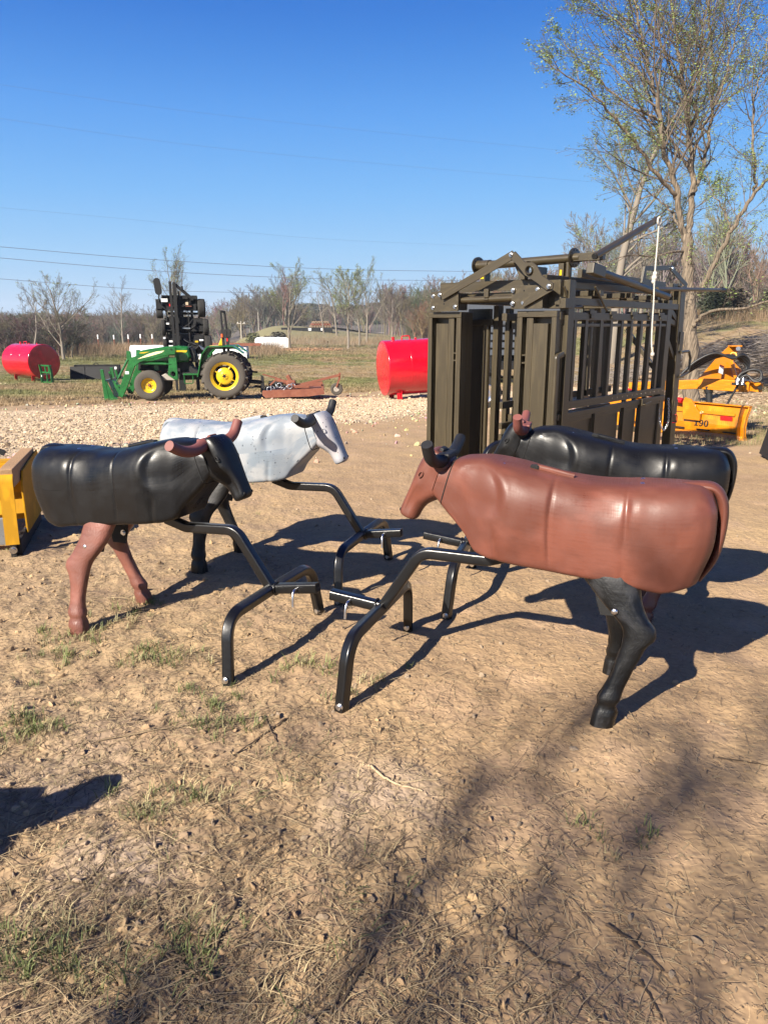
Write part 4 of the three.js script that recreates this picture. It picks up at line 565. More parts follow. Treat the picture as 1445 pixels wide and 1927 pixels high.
// tractor (local x towards its front, origin under the rear axle, z negative is the near side)
const TR = { x: -4.73, z: -22.5, turn: 185 * Math.PI / 180 };
const TX = X => 3.835 - .003203 * X, TY = Y => 1.835 - .003203 * Y, TP = a => a.map(([X, Y]) => [TX(X), TY(Y)]);
{
  const o = thing('tractor', 'green farm tractor with yellow wheels and a front loader, parked beyond the gravel track', 'tractor', onGround(TR.x, TR.z, .03), TR.turn);
  for (const s of [-1, 1]) {                                             // rear wheels with lugged tyres
    const w = new THREE.Group(); w.name = 'rear_wheel'; o.add(w); w.position.set(0, .66, s * .68);
    const lug = k => { const g = box(.05, .07, .24, 0, .645, 0, .01, 0, .7 * (k % 2 ? 1 : -1)); g.translate(0, 0, (k % 2 ? .08 : -.08)); return g.rotateZ(k / 36 * Math.PI * 2); };
    part(w, 'tyre', [tyre(.645, .36, .41), ...[...Array(36).keys()].map(lug)], M.rubberDusty);
    part(w, 'rim', [lathe([[.33, .10], [.40, .16], [.425, .17], [.43, .15], [.405, .12], [.405, -.12], [.43, -.15], [.425, -.17], [.40, -.16], [.33, -.10]], 40).rotateX(Math.PI / 2)], M.yellow);
    const cast = lathe([[.0, .10], [.09, .10], [.10, .08], [.17, .07], [.24, .05], [.25, .02], [.0, .0]], 36).rotateX(Math.PI / 2); if (s < 0) cast.rotateY(Math.PI);
    part(w, 'wheel_centre', [cast.translate(0, 0, s * .02), ...[0, 1, 2, 3].map(k => bar([.2 * Math.cos(k * 1.57 + .5), .2 * Math.sin(k * 1.57 + .5), s * .02], [.40 * Math.cos(k * 1.57 + .5), .40 * Math.sin(k * 1.57 + .5), -s * .02], .16, .03))], M.yellow);
    part(w, 'axle_hole', rod([0, 0, s * .118], [0, 0, s * .124], .045), M.dark);
    for (let k = 0; k < 6; k++) part(w, 'wheel_bolt', rod([.065 * Math.cos(k * 1.047), .065 * Math.sin(k * 1.047), s * .11], [.065 * Math.cos(k * 1.047), .065 * Math.sin(k * 1.047), s * .135], .012, .012, 6), M.rust);
    const f = new THREE.Group(); f.name = 'front_wheel'; o.add(f); f.position.set(2.2, .40, s * .60);
    part(f, 'tyre', [tyre(.425, .27, .215, 40), ...[-.06, 0, .06].map(z => lathe([[.42, -.012], [.432, -.008], [.432, .008], [.42, .012]], 40).rotateX(Math.PI / 2).translate(0, 0, z))], M.rubberDusty);
    part(f, 'rim', lathe([[.0, .02], [.10, .03], [.16, .02], [.19, .06], [.225, .12], [.235, .12], [.22, .09], [.21, 0], [.22, -.12]], 32).rotateX(s * Math.PI / 2), M.yellow); part(f, 'hub', rod([0, 0, s * .02], [0, 0, s * .07], .05, .035), M.rust);
    for (let k = 0; k < 6; k++) part(f, 'wheel_bolt', rod([.085 * Math.cos(k * 1.047), .085 * Math.sin(k * 1.047), s * .025], [.085 * Math.cos(k * 1.047), .085 * Math.sin(k * 1.047), s * .05], .011, .011, 6), M.rust);
  }
  part(o, 'hood', [extrude(TP([[860, 108], [760, 102], [600, 112], [470, 132], [405, 150], [385, 180], [390, 245], [470, 250], [690, 246], [850, 246], [880, 200]]), .62, .05)], M.green);
  part(o, 'grille', [extrude(TP([[400, 250], [392, 320], [500, 330], [690, 330], [690, 250]]), .50, .01)], M.dark); part(o, 'side_panel', bx(TX(580), TX(540), TY(320), TY(275), -.262, -.252, 0), M.green);
  for (const s of [-1, 1]) { part(o, 'hood_stripe', extrude(TP([[420, 166], [430, 158], [520, 150], [528, 156], [470, 166]]), .006, 0).translate(0, 0, s * .313), M.yellow); part(o, 'hood_stripe', extrude(TP([[757, 140], [855, 140], [842, 158], [757, 156]]), .006, 0).translate(0, 0, s * .313), M.yellow); }
  part(o, 'engine', [extrude(TP([[690, 250], [860, 240], [890, 300], [990, 360], [960, 410], [760, 410], [700, 330], [500, 330], [480, 400], [640, 405], [690, 400]]), .42, .02)], M.flatBlack); part(o, 'exhaust_pipe', hose([[TX(610), TY(245), -.2], [TX(607), TY(310), -.22], [TX(590), TY(330), -.23], [TX(545), TY(338), -.24]], .024, 20), M.rust);
  part(o, 'front_axle', [extrude(TP([[590, 375], [650, 345], [690, 370], [750, 410], [620, 408]]), .16, .02).translate(0, 0, -.38), rod([2.2, .42, -.6], [2.2, .42, .6], .06), bx(1.95, 2.35, .40, .58, -.16, .16)], M.greyWood);
  part(o, 'rear_axle', [rod([0, .66, -.62], [0, .66, .62], .11), bx(-.35, .75, .42, .9, -.22, .22, .03)], M.flatBlack);
  for (const s of [-1, 1]) {
    const z = s * .49;
    part(o, 'loader_post', extrude(TP([[690, 110], [762, 110], [765, 400], [735, 405], [675, 360], [690, 250]]), .05, .006, [[TX(722), TY(350), .075]]).translate(0, 0, z), M.green);
    const arm = part(o, 'loader_arm', extrude(TP([[765, 108], [730, 102], [560, 140], [420, 182], [352, 205], [325, 275], [255, 440], [222, 545], [262, 560], [320, 450], [395, 275], [440, 242], [520, 215], [690, 178], [760, 172]]), .09, .01).translate(0, 0, z + s * .085), M.green);
    const decal = extrude(TP([[420, 214], [520, 168], [590, 148], [668, 138], [640, 158], [520, 192]]), .004, 0).translate(0, 0, z + s * .134); part(arm, 'stripe', decal, std(.72, .66, .36, .5));
    part(arm, 'pin', rod([TX(728), TY(128), z + s * .13], [TX(728), TY(128), z + s * .15], .022), M.dark); part(arm, 'safety_sticker', bx(TX(336), TX(304), TY(346), TY(322), z + s * .131, z + s * .134, 0), M.sticker); part(arm, 'model_plate', bx(TX(748), TX(700), TY(198), TY(184), z + s * .026, z + s * .032, 0), std(.6, .55, .25, .5));
    part(o, 'lift_cylinder', [rod([TX(440), TY(254), z + s * .02], [TX(668), TY(258), z + s * .02], .036), rod([TX(668), TY(258), z + s * .02], [TX(710), TY(262), z + s * .02], .024)], M.green);
    part(o, 'tilt_cylinder', [rod([TX(335), TY(215), z + s * .08], [TX(245), TY(368), z + s * .08], .034), rod([TX(245), TY(368), z + s * .08], [TX(205), TY(432), z + s * .08], .018)], M.green);
    part(o, 'arm_bracket', extrude(TP([[330, 142], [365, 142], [368, 205], [345, 225], [325, 205]]), .06, .006).translate(0, 0, z + s * .085), M.green);
    part(o, 'carriage_side', [extrude(TP([[76, 306], [104, 306], [136, 580], [92, 586], [84, 400]]), .05, .006), extrude(TP([[112, 412], [124, 410], [182, 552], [214, 566], [206, 584], [130, 584]]), .03, .004), extrude(TP([[176, 400], [204, 412], [258, 538], [232, 556], [196, 470]]), .04, .005), extrude(TP([[204, 432], [252, 446], [262, 470], [214, 456]]), .04, .005)].map(g => g.translate(0, 0, z + s * .03)), M.green);
    part(o, 'carriage_brace', [extrude(TP([[132, 330], [152, 325], [166, 400], [150, 405]]), .05, .005).translate(0, 0, z - s * .15)], M.green);
    part(o, 'fork_tine', [bar([TX(110), TY(575), s * .33], [TX(108), TY(410), s * .33], .10, .04), bar([TX(118), TY(582), s * .33], [TX(118) + 1.15, TY(580) - .02, s * .33], .10, .035)], M.flatBlack);
  }
  part(o, 'carriage_plate', [bx(TX(122), TX(108), TY(420), TY(400), -.5, .5), bx(TX(122), TX(108), TY(575), TY(555), -.5, .5), box(.02, .5, .8, TX(155), TY(490), 0, .004, 0, 0, -.32)], M.galv);
  for (const s of [-1, 1]) { part(o, 'fender', sweep(fillet(TP([[955, 372], [1003, 170], [1058, 104], [1285, 100], [1376, 164]]).map(([x, y]) => [x, y, s * .60]), .05, 4), [[-.20, -.014], [.20, -.014], [.20, .014], [-.20, .014]], { up: V(0, 1, 0), crease: .5 }), M.green); part(o, 'fender_side', extrude(TP([[960, 362], [1005, 175], [1060, 112], [1280, 108], [1362, 160], [1290, 128], [1090, 130], [1040, 180], [1000, 360]]), .02, .004).translate(0, 0, s * .41), M.green); }
  part(o, 'seat', [extrude(TP([[1130, 100], [1160, 34], [1176, 26], [1176, 100]]), .42, .02), bx(TX(1135), TX(1050), TY(118), TY(98), -.24, .24, .02)], M.yellow);
  for (const z of [-.52, .52]) part(o, 'roll_bar', [bar([TX(1200), TY(230), z], [TX(1190), TY(-40), z], .06, .08), bar([TX(1190), TY(-40), z], [TX(1180), TY(-205), z * .82], .05, .06), bx(TX(1226), TX(1175), TY(30), TY(-45), z - .06, z + .06)], M.flatBlack);
  part(o, 'roll_bar_top', bar([TX(1180), TY(-206), -.44], [TX(1180), TY(-206), .44], .05, .06), M.flatBlack); part(o, 'warning_lamp', bx(TX(1192), TX(1178), TY(22), TY(-8), -.60, -.585, 0), std(.7, .10, .02, .4)); part(o, 'warning_lamp', bx(TX(1236), TX(1226), TY(58), TY(30), -.60, -.585, 0), M.redSticker);
  part(o, 'steering_wheel', [new THREE.TorusGeometry(.19, .016, 8, 28).rotateX(Math.PI / 2).rotateZ(.5).translate(TX(868), TY(72), 0), rod([TX(868), TY(72), 0], [TX(845), TY(120), 0], .025)], M.flatBlack); part(o, 'dashboard', extrude(TP([[850, 112], [900, 130], [935, 250], [880, 250]]), .36, .02), M.flatBlack);
  for (const [X, Y, a, b] of [[905, 250, 915, 150], [935, 250, 955, 170], [985, 260, 1005, 190]]) part(o, 'control_lever', rod([TX(X), TY(Y), -.2], [TX(a), TY(b), -.22], .012), M.flatBlack);
  part(o, 'step', [pipe([[TX(822), TY(352), -.52], [TX(822), TY(436), -.52], [TX(900), TY(436), -.52], [TX(900), TY(352), -.52]], .014), bx(TX(955), TX(815), TY(360), TY(346), -.56, -.3)], M.green); part(o, 'platform', bx(TX(1010), TX(800), TY(362), TY(340), -.4, .4), M.flatBlack);
  part(o, 'hitch_arm', [bar([-.2, .50, -.3], [-1.0, .42, -.32], .05, .07), bar([-.2, .50, .3], [-1.0, .42, .32], .05, .07), bar([-.2, .8, 0], [-.9, .72, 0], .04, .05)], M.flatBlack);
}
// rotary mower behind it
{
  const o = thing('rotary_mower', 'rusty red rotary mower with a single tail wheel hitched behind the green tractor', 'mower', onGround(TR.x, TR.z, .03), TR.turn);
  const X = u => (432 - u) / 60.5, Y = v => (750 - v) / 60.5;
  part(o, 'deck', [extrude([[X(497), Y(738)], [X(606), Y(735)], [X(606), Y(737)], [X(497), Y(740)]].map(p => p), 1.5, 0), ...[-1, 1].map(s => extrude([[X(498), Y(736)], [X(606), Y(733)], [X(608), Y(743)], [X(580), Y(747)], [X(502), Y(749)], [X(497), Y(744)]], .025, .003).translate(0, 0, s * .76)), bx(X(607), X(604.5), Y(743), Y(732), -.76, .76), bx(X(499), X(497), Y(745), Y(737), -.76, .76)], M.rust);
  for (const z of [-.35, .35]) part(o, 'deck_rail', bar([X(540), Y(731.5), z], [X(580), Y(731), z], .10, .08), M.rust);
  part(o, 'tail_beam', [bar([X(566), Y(729), 0], [X(637), Y(712), 0], .10, .07), bar([X(555), Y(733), 0], [X(605), Y(726), 0], .16, .09), bar([X(603), Y(725), 0], [X(604), Y(735), 0], .05, .05)], M.rust);
  part(o, 'lift_frame', [bar([X(495), Y(710), 0], [X(527), Y(719), 0], .05, .04), bar([X(527), Y(719), 0], [X(540), Y(729), 0], .06, .04), bar([X(521), Y(718), -.25], [X(509), Y(729), -.25], .05, .05), bar([X(521), Y(718), .25], [X(509), Y(729), .25], .05, .05)], M.rust);
  part(o, 'gearbox', [box(.28, .2, .26, X(547), Y(727), 0, .05), bar([X(540), Y(712), 0], [X(548), Y(726), 0], .16, .12, .03), rod([X(520), Y(721), 0], [X(545), Y(727), 0], .07)], M.rust);
  part(o, 'drive_guard', rod([X(506), Y(727), 0], [X(532), Y(726), 0], .075), M.flatBlack);
  part(o, 'chain_guard', [...Array(9).keys()].map(k => new THREE.TorusGeometry(.065, .014, 6, 12).rotateY(.6 * (k % 3)).rotateX(k).translate(X(508 + k * 6.2), Y(735 - (k % 4) * 2.2), -.45 + .1 * (k % 3))), M.galv);
  part(o, 'front_plate', [extrude([[X(492), Y(741)], [X(494), Y(710)], [X(499), Y(713)], [X(500), Y(741)]], .05, .006).translate(0, 0, -.4), bar([X(482), Y(730), -.3], [X(497), Y(732), -.3], .06, .07)], M.flatBlack);
  part(o, 'wheel_fork', [bar([X(637), Y(708), 0], [X(636), Y(719), 0], .05, .06), bar([X(636), Y(719), -.08], [X(630), Y(734), -.08], .03, .05), bar([X(636), Y(719), .08], [X(630), Y(734), .08], .03, .05)], M.rust);
  const w = part(o, 'tail_wheel', tyre(.19, .12, .10, 28).translate(X(630.8), Y(738), 0), M.rubberDusty); part(w, 'rim', lathe([[0, .03], [.06, .03], [.10, .05], [.10, -.05], [.06, -.03], [0, -.03]], 24).rotateX(Math.PI / 2).translate(X(630.8), Y(738), 0), M.greyWood);
}
// tower of black wheeled frames behind the tractor
{
  const q = onGround(-7.06, -26.6), L = (X, Y) => [.00273 * (X - 460), 4.096 - .00273 * Y + .05];
  const unit = (label, Y0, left, right, mid) => {
    const o = thing('wheeled_frame', label, 'wheeled frame', q, .27, 'black wheeled frames stacked behind the tractor');
    for (const [X0, X1, y0, y1] of [left, right]) { const [a, t] = L(X0, y0), [b, u] = L(X1, y1), w = part(o, 'wheel', [tyre((t - u) / 2, Math.max(.13, b - a), .12, 30).rotateY(Math.PI / 2).translate((a + b) / 2, (t + u) / 2, .1)], M.rubber); part(w, 'rim', rod([(a + b) / 2 - .06, (t + u) / 2, .1], [(a + b) / 2 + .06, (t + u) / 2, .1], .11), M.flatBlack); }
    const xl = left[1], xr = right[0];
    for (const [dy, z, h] of mid) { const [a, y] = L(xl, Y0 + dy), [b] = L(xr, 0); part(o, 'cross_beam', bx(a, b, y - h / 2, y + h / 2, z - .05, z + .05), M.flatBlack); }
    const R = rng(Y0), cy = Y0 + 110;
    for (let k = 0; k < 3; k++) { const [x, y] = L(430 + 35 * k, cy + 18 * k); part(o, 'curved_hoop', new THREE.TorusGeometry(.24, .018, 6, 22, 3.3).rotateZ(3.1).scale(1, .55, 1).translate(x, y, .22 - .12 * k), k === 1 ? M.galv : M.flatBlack); }
    for (let k = 0; k < 9; k++) { const [x, y] = L(xl + 20 + R() * (xr - xl - 40), Y0 + R() * 170), h = .12 + R() * .3, w = .04 + R() * .12; part(o, 'bracket', box(w, h, .06, x, y, -.12 + R() * .4, .005, 0, 0, (R() - .5) * (R() < .4 ? 1.6 : .1)), M.flatBlack); }
    for (let k = 0; k < 3; k++) { const [x, y] = L(xl + 40 + R() * (xr - xl - 80), Y0 + 40 + R() * 120); part(o, 'hydraulic_hose', hose([[x - .3, y + .1, .25], [x - .1, y - .12, .3], [x + .15, y - .05, .3], [x + .3, y + .12, .22]], .016, 24), M.hose); }
    return o;
  };
  const a = unit('black wheeled frame at the top of the stack behind the tractor', 330, [140, 215, 455, 585], [652, 742, 340, 570], [[30, .1, .26], [120, .15, .22], [60, -.1, .5]]);
  for (const [x0, y0, x1, y1, m] of [[208, 345, 285, 385, M.white], [503, 385, 535, 420, M.paleWood], [300, 408, 322, 438, M.redSticker], [500, 430, 575, 440, M.rust]]) { const [A, B] = L(x0, y0), [C, D] = L(x1, y1); part(a, 'label_plate', bx(A, C, D, B, .315, .325, 0), m); } 
  { const [A, B] = L(140, 352), [C, D] = L(212, 470); part(a, 'side_box', bx(A, C, D, B, -.1, .3), M.flatBlack); }
  const b = unit('black wheeled frame in the middle of the stack behind the tractor', 600, [188, 236, 600, 800], [706, 772, 590, 800], [[20, .1, .2], [70, -.1, .5], [110, .15, .2]]);
  for (const [x0, y0, x1, y1] of [[250, 640, 285, 660], [440, 700, 540, 712]]) { const [A, B] = L(x0, y0), [C, D] = L(x1, y1); part(b, 'label_plate', bx(A, C, D, B, .315, .325, 0), x0 > 400 ? M.galv : M.white); }
  const c = unit('black wheeled frame at the bottom of the stack, just above the tractor hood', 815, [198, 242, 812, 978], [712, 800, 795, 1150], [[10, .1, .24], [90, .12, .3], [130, -.1, .5]]);
  for (const [x0, y0, x1, y1, m] of [[270, 858, 312, 880, M.white], [645, 845, 695, 866, M.white], [590, 862, 630, 884, M.yellow], [200, 815, 228, 838, M.white], [262, 918, 322, 962, M.white]]) { const [A, B] = L(x0, y0), [C, D] = L(x1, y1); part(c, 'label_plate', bx(A, C, D, B, .315, .325, 0), m); }
  for (const [X0, X1, Ya, Yb, z] of [[290, 308, 560, 980, -.1], [560, 590, 430, 980, .1], [650, 672, 560, 960, -.15], [440, 470, 340, 960, -.2], [250, 268, 470, 840, .15], [520, 536, 500, 900, .2]]) { const [A, B] = L(X0, Ya), [C, D] = L(X1, Yb); part(c, 'frame_upright', bx(A, C, D, B, z - .04, z + .04), M.flatBlack); }
  for (const Y of [520, 575, 760, 810, 700, 880]) { const [A, B] = L(240, Y), [C] = L(700, Y); part(c, 'frame_rail', bx(A + .1 * (Y % 3), C - .12 * (Y % 4), B - .05, B + .03, -.12, -.04), M.flatBlack); }
  { const [A, B] = L(640, 920); for (let k = 0; k < 4; k++) part(c, 'coupling', rod([A + .06 * k, B - .03 * k, .35], [A + .10 + .06 * k, B - .16 - .05 * k, .38], .02), M.zinc); const [s0, s1] = L(745, 1000); part(c, 'stand_leg', bx(s0 - .09, s0 + .1, -.1, s1, -.06, .1), M.flatBlack); for (const [X] of [[250], [420], [600]]) { const [x, y] = L(X, 950); part(c, 'stand_leg', bx(x - .06, x + .06, -.1, y + .2, -.2, -.05), M.flatBlack); } }
  const o = thing('black_mast', 'tall black twin mast with slanting strut and oval paddle, rising from the stacked frames', 'mast', q, .27);
  for (const [X0, X1, Y] of [[313, 345, 138], [358, 400, 150]]) { const [A, B] = L(X0, Y), [C, D] = L(X1, 960); part(o, 'upright', bx(A, C, -.1, B, .34, .44), M.flatBlack); }
  { const [A, B] = L(365, 155), [C, D] = L(600, 355); part(o, 'strut', [bar([A, B, .38], [C, D, .3], .09, .10)], M.flatBlack); const [e, f] = L(470, 215); part(o, 'strut_lug', box(.08, .12, .1, e, f, .38, .02), M.flatBlack); const [g, h] = L(425, 255), [i, j] = L(432, 345); part(o, 'hanger', bar([g, h, .3], [i, j, .3], .05, .05), M.flatBlack); for (const X of [370, 500, 620]) { const [x, y] = L(X, 330); part(o, 'tie_plate', bx(x - .09, x + .09, y - .05, y + .05, .2, .3), M.flatBlack); } }
  { const [A, B] = L(178, 200), [C, D] = L(188, 295), [E, F] = L(178, 350); part(o, 'paddle', sweep([[A, B, .30], [A, B, .36]], roundSquare(.56, .23, .112, 6).map(([a, b]) => [b, -a]).map(([a, b]) => [a * Math.cos(.1) - b * Math.sin(.1), a * Math.sin(.1) + b * Math.cos(.1)]), { crease: .6 }), M.flatBlack); part(o, 'paddle_stem', pipe([[C, D + .1, .33], [C - .01, D - .06, .33], [E, F - .1, .33]], .022), M.flatBlack); }
}
// stores under white covers far behind the tractor
function covered(name, label, p, turn, w, h, d, seed) {
  const n = 26, m = 14, pos = [], idx = []; for (let i = 0; i <= n; i++) for (let j = 0; j <= m; j++) { const u = i / n, t = j / m * Math.PI, c = Math.cos(t), s = Math.sin(t), f = 1 + .10 * fbm(u * 9 + seed, t * 2.2, 3); const end = Math.min(1, Math.min(u, 1 - u) * 9 + .72); pos.push((u - .5) * w, Math.max(-.05, h * Math.pow(Math.max(0, s), .38) * f * (.86 + .14 * end)), d / 2 * Math.sign(c) * Math.pow(Math.abs(c), .42) * f * (.9 + .1 * end)); }
  for (let i = 0; i < n; i++) for (let j = 0; j < m; j++) { const a = i * (m + 1) + j, b = a + m + 1; idx.push(a, a + 1, b, a + 1, b + 1, b); } for (const i of [0, n]) { const c = pos.length / 3; pos.push((i / n - .5) * w, h * .4, 0); for (let j = 0; j < m; j++) idx.push(c, i * (m + 1) + j + (i ? 1 : 0), i * (m + 1) + j + (i ? 0 : 1)); }
  const g = new THREE.BufferGeometry(); g.setAttribute('position', new THREE.Float32BufferAttribute(pos, 3)); g.setAttribute('uv', new THREE.Float32BufferAttribute(pos.filter((_, i) => i % 3 < 2), 2)); g.setIndex(idx); g.computeVertexNormals();
  const o = thing(name, label, 'covered stack', p, turn); part(o, 'cover', toCreasedNormals(g, .7), M.tarp); part(o, 'dark_base', bx(-w * .48, w * .48, -.1, .22, -d * .47, d * .47, .02), M.greyWood); return o;
}
covered('covered_stack', 'long low row under a white cover behind the green tractor', onGround(-16.3, -63), .05, 9.6, 1.15, 1.6, 3);
covered('covered_stack', 'short white covered stack standing alone at the foot of the tall slender tree', onGround(-14.2, -95), .35, 3.7, 1.35, 3.2, 7);
{ const p = onGround(-14.1, -62.6, 1.15), o = thing('steel_beams', 'rust red beams lying on top of the long white covered row', 'beams', p, .05); part(o, 'beam', bx(-.6, 3.8, 0, .22, -.25, -.05), M.rust); part(o, 'beam', bx(-4.0, -2.2, 0, .25, .0, .2), M.rust); part(o, 'beam', bx(-.2, 3.2, .0, .16, .1, .3), M.rust); }
// loader bucket and green fork frame at the left
{ const p = onGround(-15.2, -39.3, -.03), o = thing('loader_bucket', 'long black loader bucket lying on the grass behind the red tank', 'bucket', p, .10); const sh = [[-.62, 0], [.55, 0], [.55, .06], [-.30, .10], [-.36, .62], [-.44, .66]];
  part(o, 'bucket_shell', [extrude([[.62, 0], [-.45, .02], [-.5, .25], [-.42, .74], [-.36, .74], [-.43, .25], [-.40, .08], [.62, .03]], 2.3, .01).rotateY(Math.PI / 2).rotateY(Math.PI)], M.flatBlack);
  for (const s of [-1, 1]) part(o, 'bucket_side', extrude([[.62, 0], [-.45, .02], [-.5, .25], [-.42, .74], [-.25, .72]], .02, .003).rotateY(Math.PI / 2).rotateY(Math.PI).translate(s * 1.16, 0, 0), M.flatBlack);
  part(o, 'front_plate', box(2.33, .70, .03, -.02, .34, .50, .005, -.25), M.flatBlack); part(o, 'rib', box(.03, .70, .05, -.45, .34, .52, .005, -.25), M.flatBlack); part(o, 'lifting_hoop', new THREE.TorusGeometry(.13, .02, 6, 14, Math.PI).translate(.15, .72, .42), M.flatBlack); part(o, 'sticker', box(.10, .12, .006, 1.12, .60, .46, 0, -.25), M.sticker); }
{ const p = onGround(-15.1, -33.3, -.02), o = thing('fork_frame', 'small green pallet fork frame standing in front of the left red tank', 'fork frame', p, -.55); const G = M.green;
  for (const s of [-1, 1]) part(o, 'upright', [extrude([[-.08, 0], [.07, 0], [.03, .65], [-.06, .84], [-.12, .84], [-.06, .5]], .05, .006).rotateY(Math.PI / 2).translate(s * .36, 0, 0)], G);
  for (const y of [.06, .50, .80]) part(o, 'cross_rail', bx(-.36, .36, y - .035, y + .035, -.04, .02), G); for (const x of [-.12, .12]) part(o, 'middle_bar', bx(x - .035, x + .035, .53, .80, -.06, -.02), G); part(o, 'middle_bar', bx(-.03, .03, .08, .47, -.03, .02), G); part(o, 'crossbar_pin', rod([-.40, .38, .04], [.40, .44, .04], .018), M.flatBlack); part(o, 'sticker', bx(-.34, -.30, .30, .38, .05, .055, 0), M.sticker); }
single('plank', 'weathered plank on the grass in front of the left red tank', 'plank', box(1.9, .05, .14, 0, .03, 0, .005), M.paleWood, onGround(-17.0, -32.6), -.35, 'loose planks'); single('plank', 'short pale plank lying between the left red tank and the black bucket', 'plank', box(1.2, .06, .14, 0, .03, 0, .005), M.paleWood, onGround(-15.6, -36.2), .3, 'loose planks');
// grey stock trailer behind the chute
{ const p = onGround(2.95, -19.2), o = thing('stock_trailer', 'grey slatted livestock trailer seen through the head gate of the chute', 'trailer', p, .12), T = M.trailer;
  part(o, 'upper_body', new RoundedBoxGeometry(2.7, .75, 1.9, 3, .10).translate(0, 2.35, 0), T); for (const y of [1.30, 1.48, 1.66, 1.84]) part(o, 'side_slat', bx(-1.3, 1.3, y, y + .13, .90, .94), T); for (const x of [-1.28, -.45, .45, 1.28]) part(o, 'slat_post', bx(x - .04, x + .04, .75, 2.1, .86, .90), M.flatBlack); part(o, 'far_side', bx(-1.3, 1.3, 1.15, 2.0, -.94, -.90), M.flatBlack); part(o, 'bed', bx(-1.35, 1.35, .95, 1.15, -.92, .92), M.flatBlack); part(o, 'chassis_rail', [bx(-1.3, 1.3, .62, .70, .6, .68), bx(-1.3, 1.3, .62, .70, -.68, -.6)], M.flatBlack); part(o, 'axle', rod([-.1, .38, -.85], [-.1, .38, .85], .05), M.flatBlack);
  for (const s of [-1, 1]) { const w = part(o, 'wheel', tyre(.40, .22, .22, 32).translate(-.55, .38, s * .86), M.rubber); part(w, 'rim', lathe([[0, .06], [.08, .06], [.12, .03], [.20, .07], [.23, .10], [.22, .02], [0, .0]], 28).rotateX(s * Math.PI / 2).translate(-.55, .38, s * .88), M.chrome); part(o, 'fender', sweep(spline([[-1.05, .45, s * .88], [-.98, .75, s * .88], [-.55, .90, s * .88], [-.1, .75, s * .88], [-.03, .45, s * .88]], 18), [[-.12, -.008], [.12, -.008], [.12, .008], [-.12, .008]], { crease: .5 }), M.flatBlack); } }
// yellow box scraper at the left edge (local x runs back along its end plate, z to the left)
{ const y0 = groundY(-2.7, -5.1), o = thing('box_scraper', 'yellow box scraper with a squared timber, at the left edge behind the black steer', 'box scraper', [-2.64, y0, -5.0], 107 * Math.PI / 180), Y = M.amber;
  part(o, 'end_plate', extrude([[.24, .10], [1.06, .10], [1.10, .50], [1.04, .60], [.30, .56], [.22, .46]], .014, .003).translate(0, 0, -.06), Y);
  part(o, 'front_strap', sweep(fillet([[.10, .60, 0], [.005, .575, 0], [-.03, .09, 0]], .10, 8), [[-.045, -.006], [.045, -.006], [.045, .006], [-.045, .006]], { up: V(0, 1, 0), crease: .5 }), Y);
  part(o, 'timber', new RoundedBoxGeometry(.98, .13, .095, 2, .008).translate(.52, .555, .0), M.wood);
  part(o, 'cutting_shoe', [bx(-.03, .30, -.02, .10, -.02, .02), bx(.0, .98, .0, .12, -.05, -.02)], M.flatBlack); part(o, 'bolt', bolt(-.032, .05, 0, .018, 'x', -1), M.zinc);
  for (const [x, y] of [[.25, .13], [.45, .17], [.42, .13], [.62, .2], [.70, .14]]) part(o, 'bolt', bolt(x, y, -.04, .014, 'z', -1), M.zinc);
  part(o, 'rear_beam', [bar([.62, .545, .05], [.55, .545, 2.2], .12, .10)], Y); part(o, 'middle_beam', bar([.40, .42, .05], [.34, .42, 2.2], .12, .08), Y); part(o, 'mouldboard', [extrude([[.70, .10], [.78, .30], [.74, .55], [.76, .55], [.80, .30], [.72, .10]], 2.2, 0).translate(0, 0, 1.1)], Y); part(o, 'front_blade', [box(.02, .22, 2.2, .10, .16, 1.1, .004, 0, 0, .3)], M.galv); part(o, 'scarifier', [box(.05, .40, .04, .25, .25, .32, .005)], M.flatBlack); part(o, 'pin', rod([.2, .28, .26], [.2, .28, .42], .02), M.zinc); part(o, 'lug', box(.14, .02, .10, .52, .49, .22, .004), Y);
  o.traverse(c => { if (!c.isMesh) return; const g = c.geometry = clean(c.geometry), ix = g.index.array; g.scale(1, 1, -1); for (let i = 0; i < ix.length; i += 3) [ix[i], ix[i + 1]] = [ix[i + 1], ix[i]]; });
  const h = thing('hitch_plate', 'black hitch plate of some implement, cut off by the left edge above the yellow scraper', 'hitch plate', onGround(-4.78, -8.6), .3); part(h, 'plate', extrude([[-.5, 0], [.16, 0], [.20, .26], [.12, .38], [-.5, .38]], .06, .006), M.flatBlack); part(h, 'tip', bar([.1, .25, 0], [.25, .18, 0], .05, .06), M.flatBlack); part(h, 'foot', bx(-.5, -.3, 0, .1, -.3, .3), M.flatBlack); }
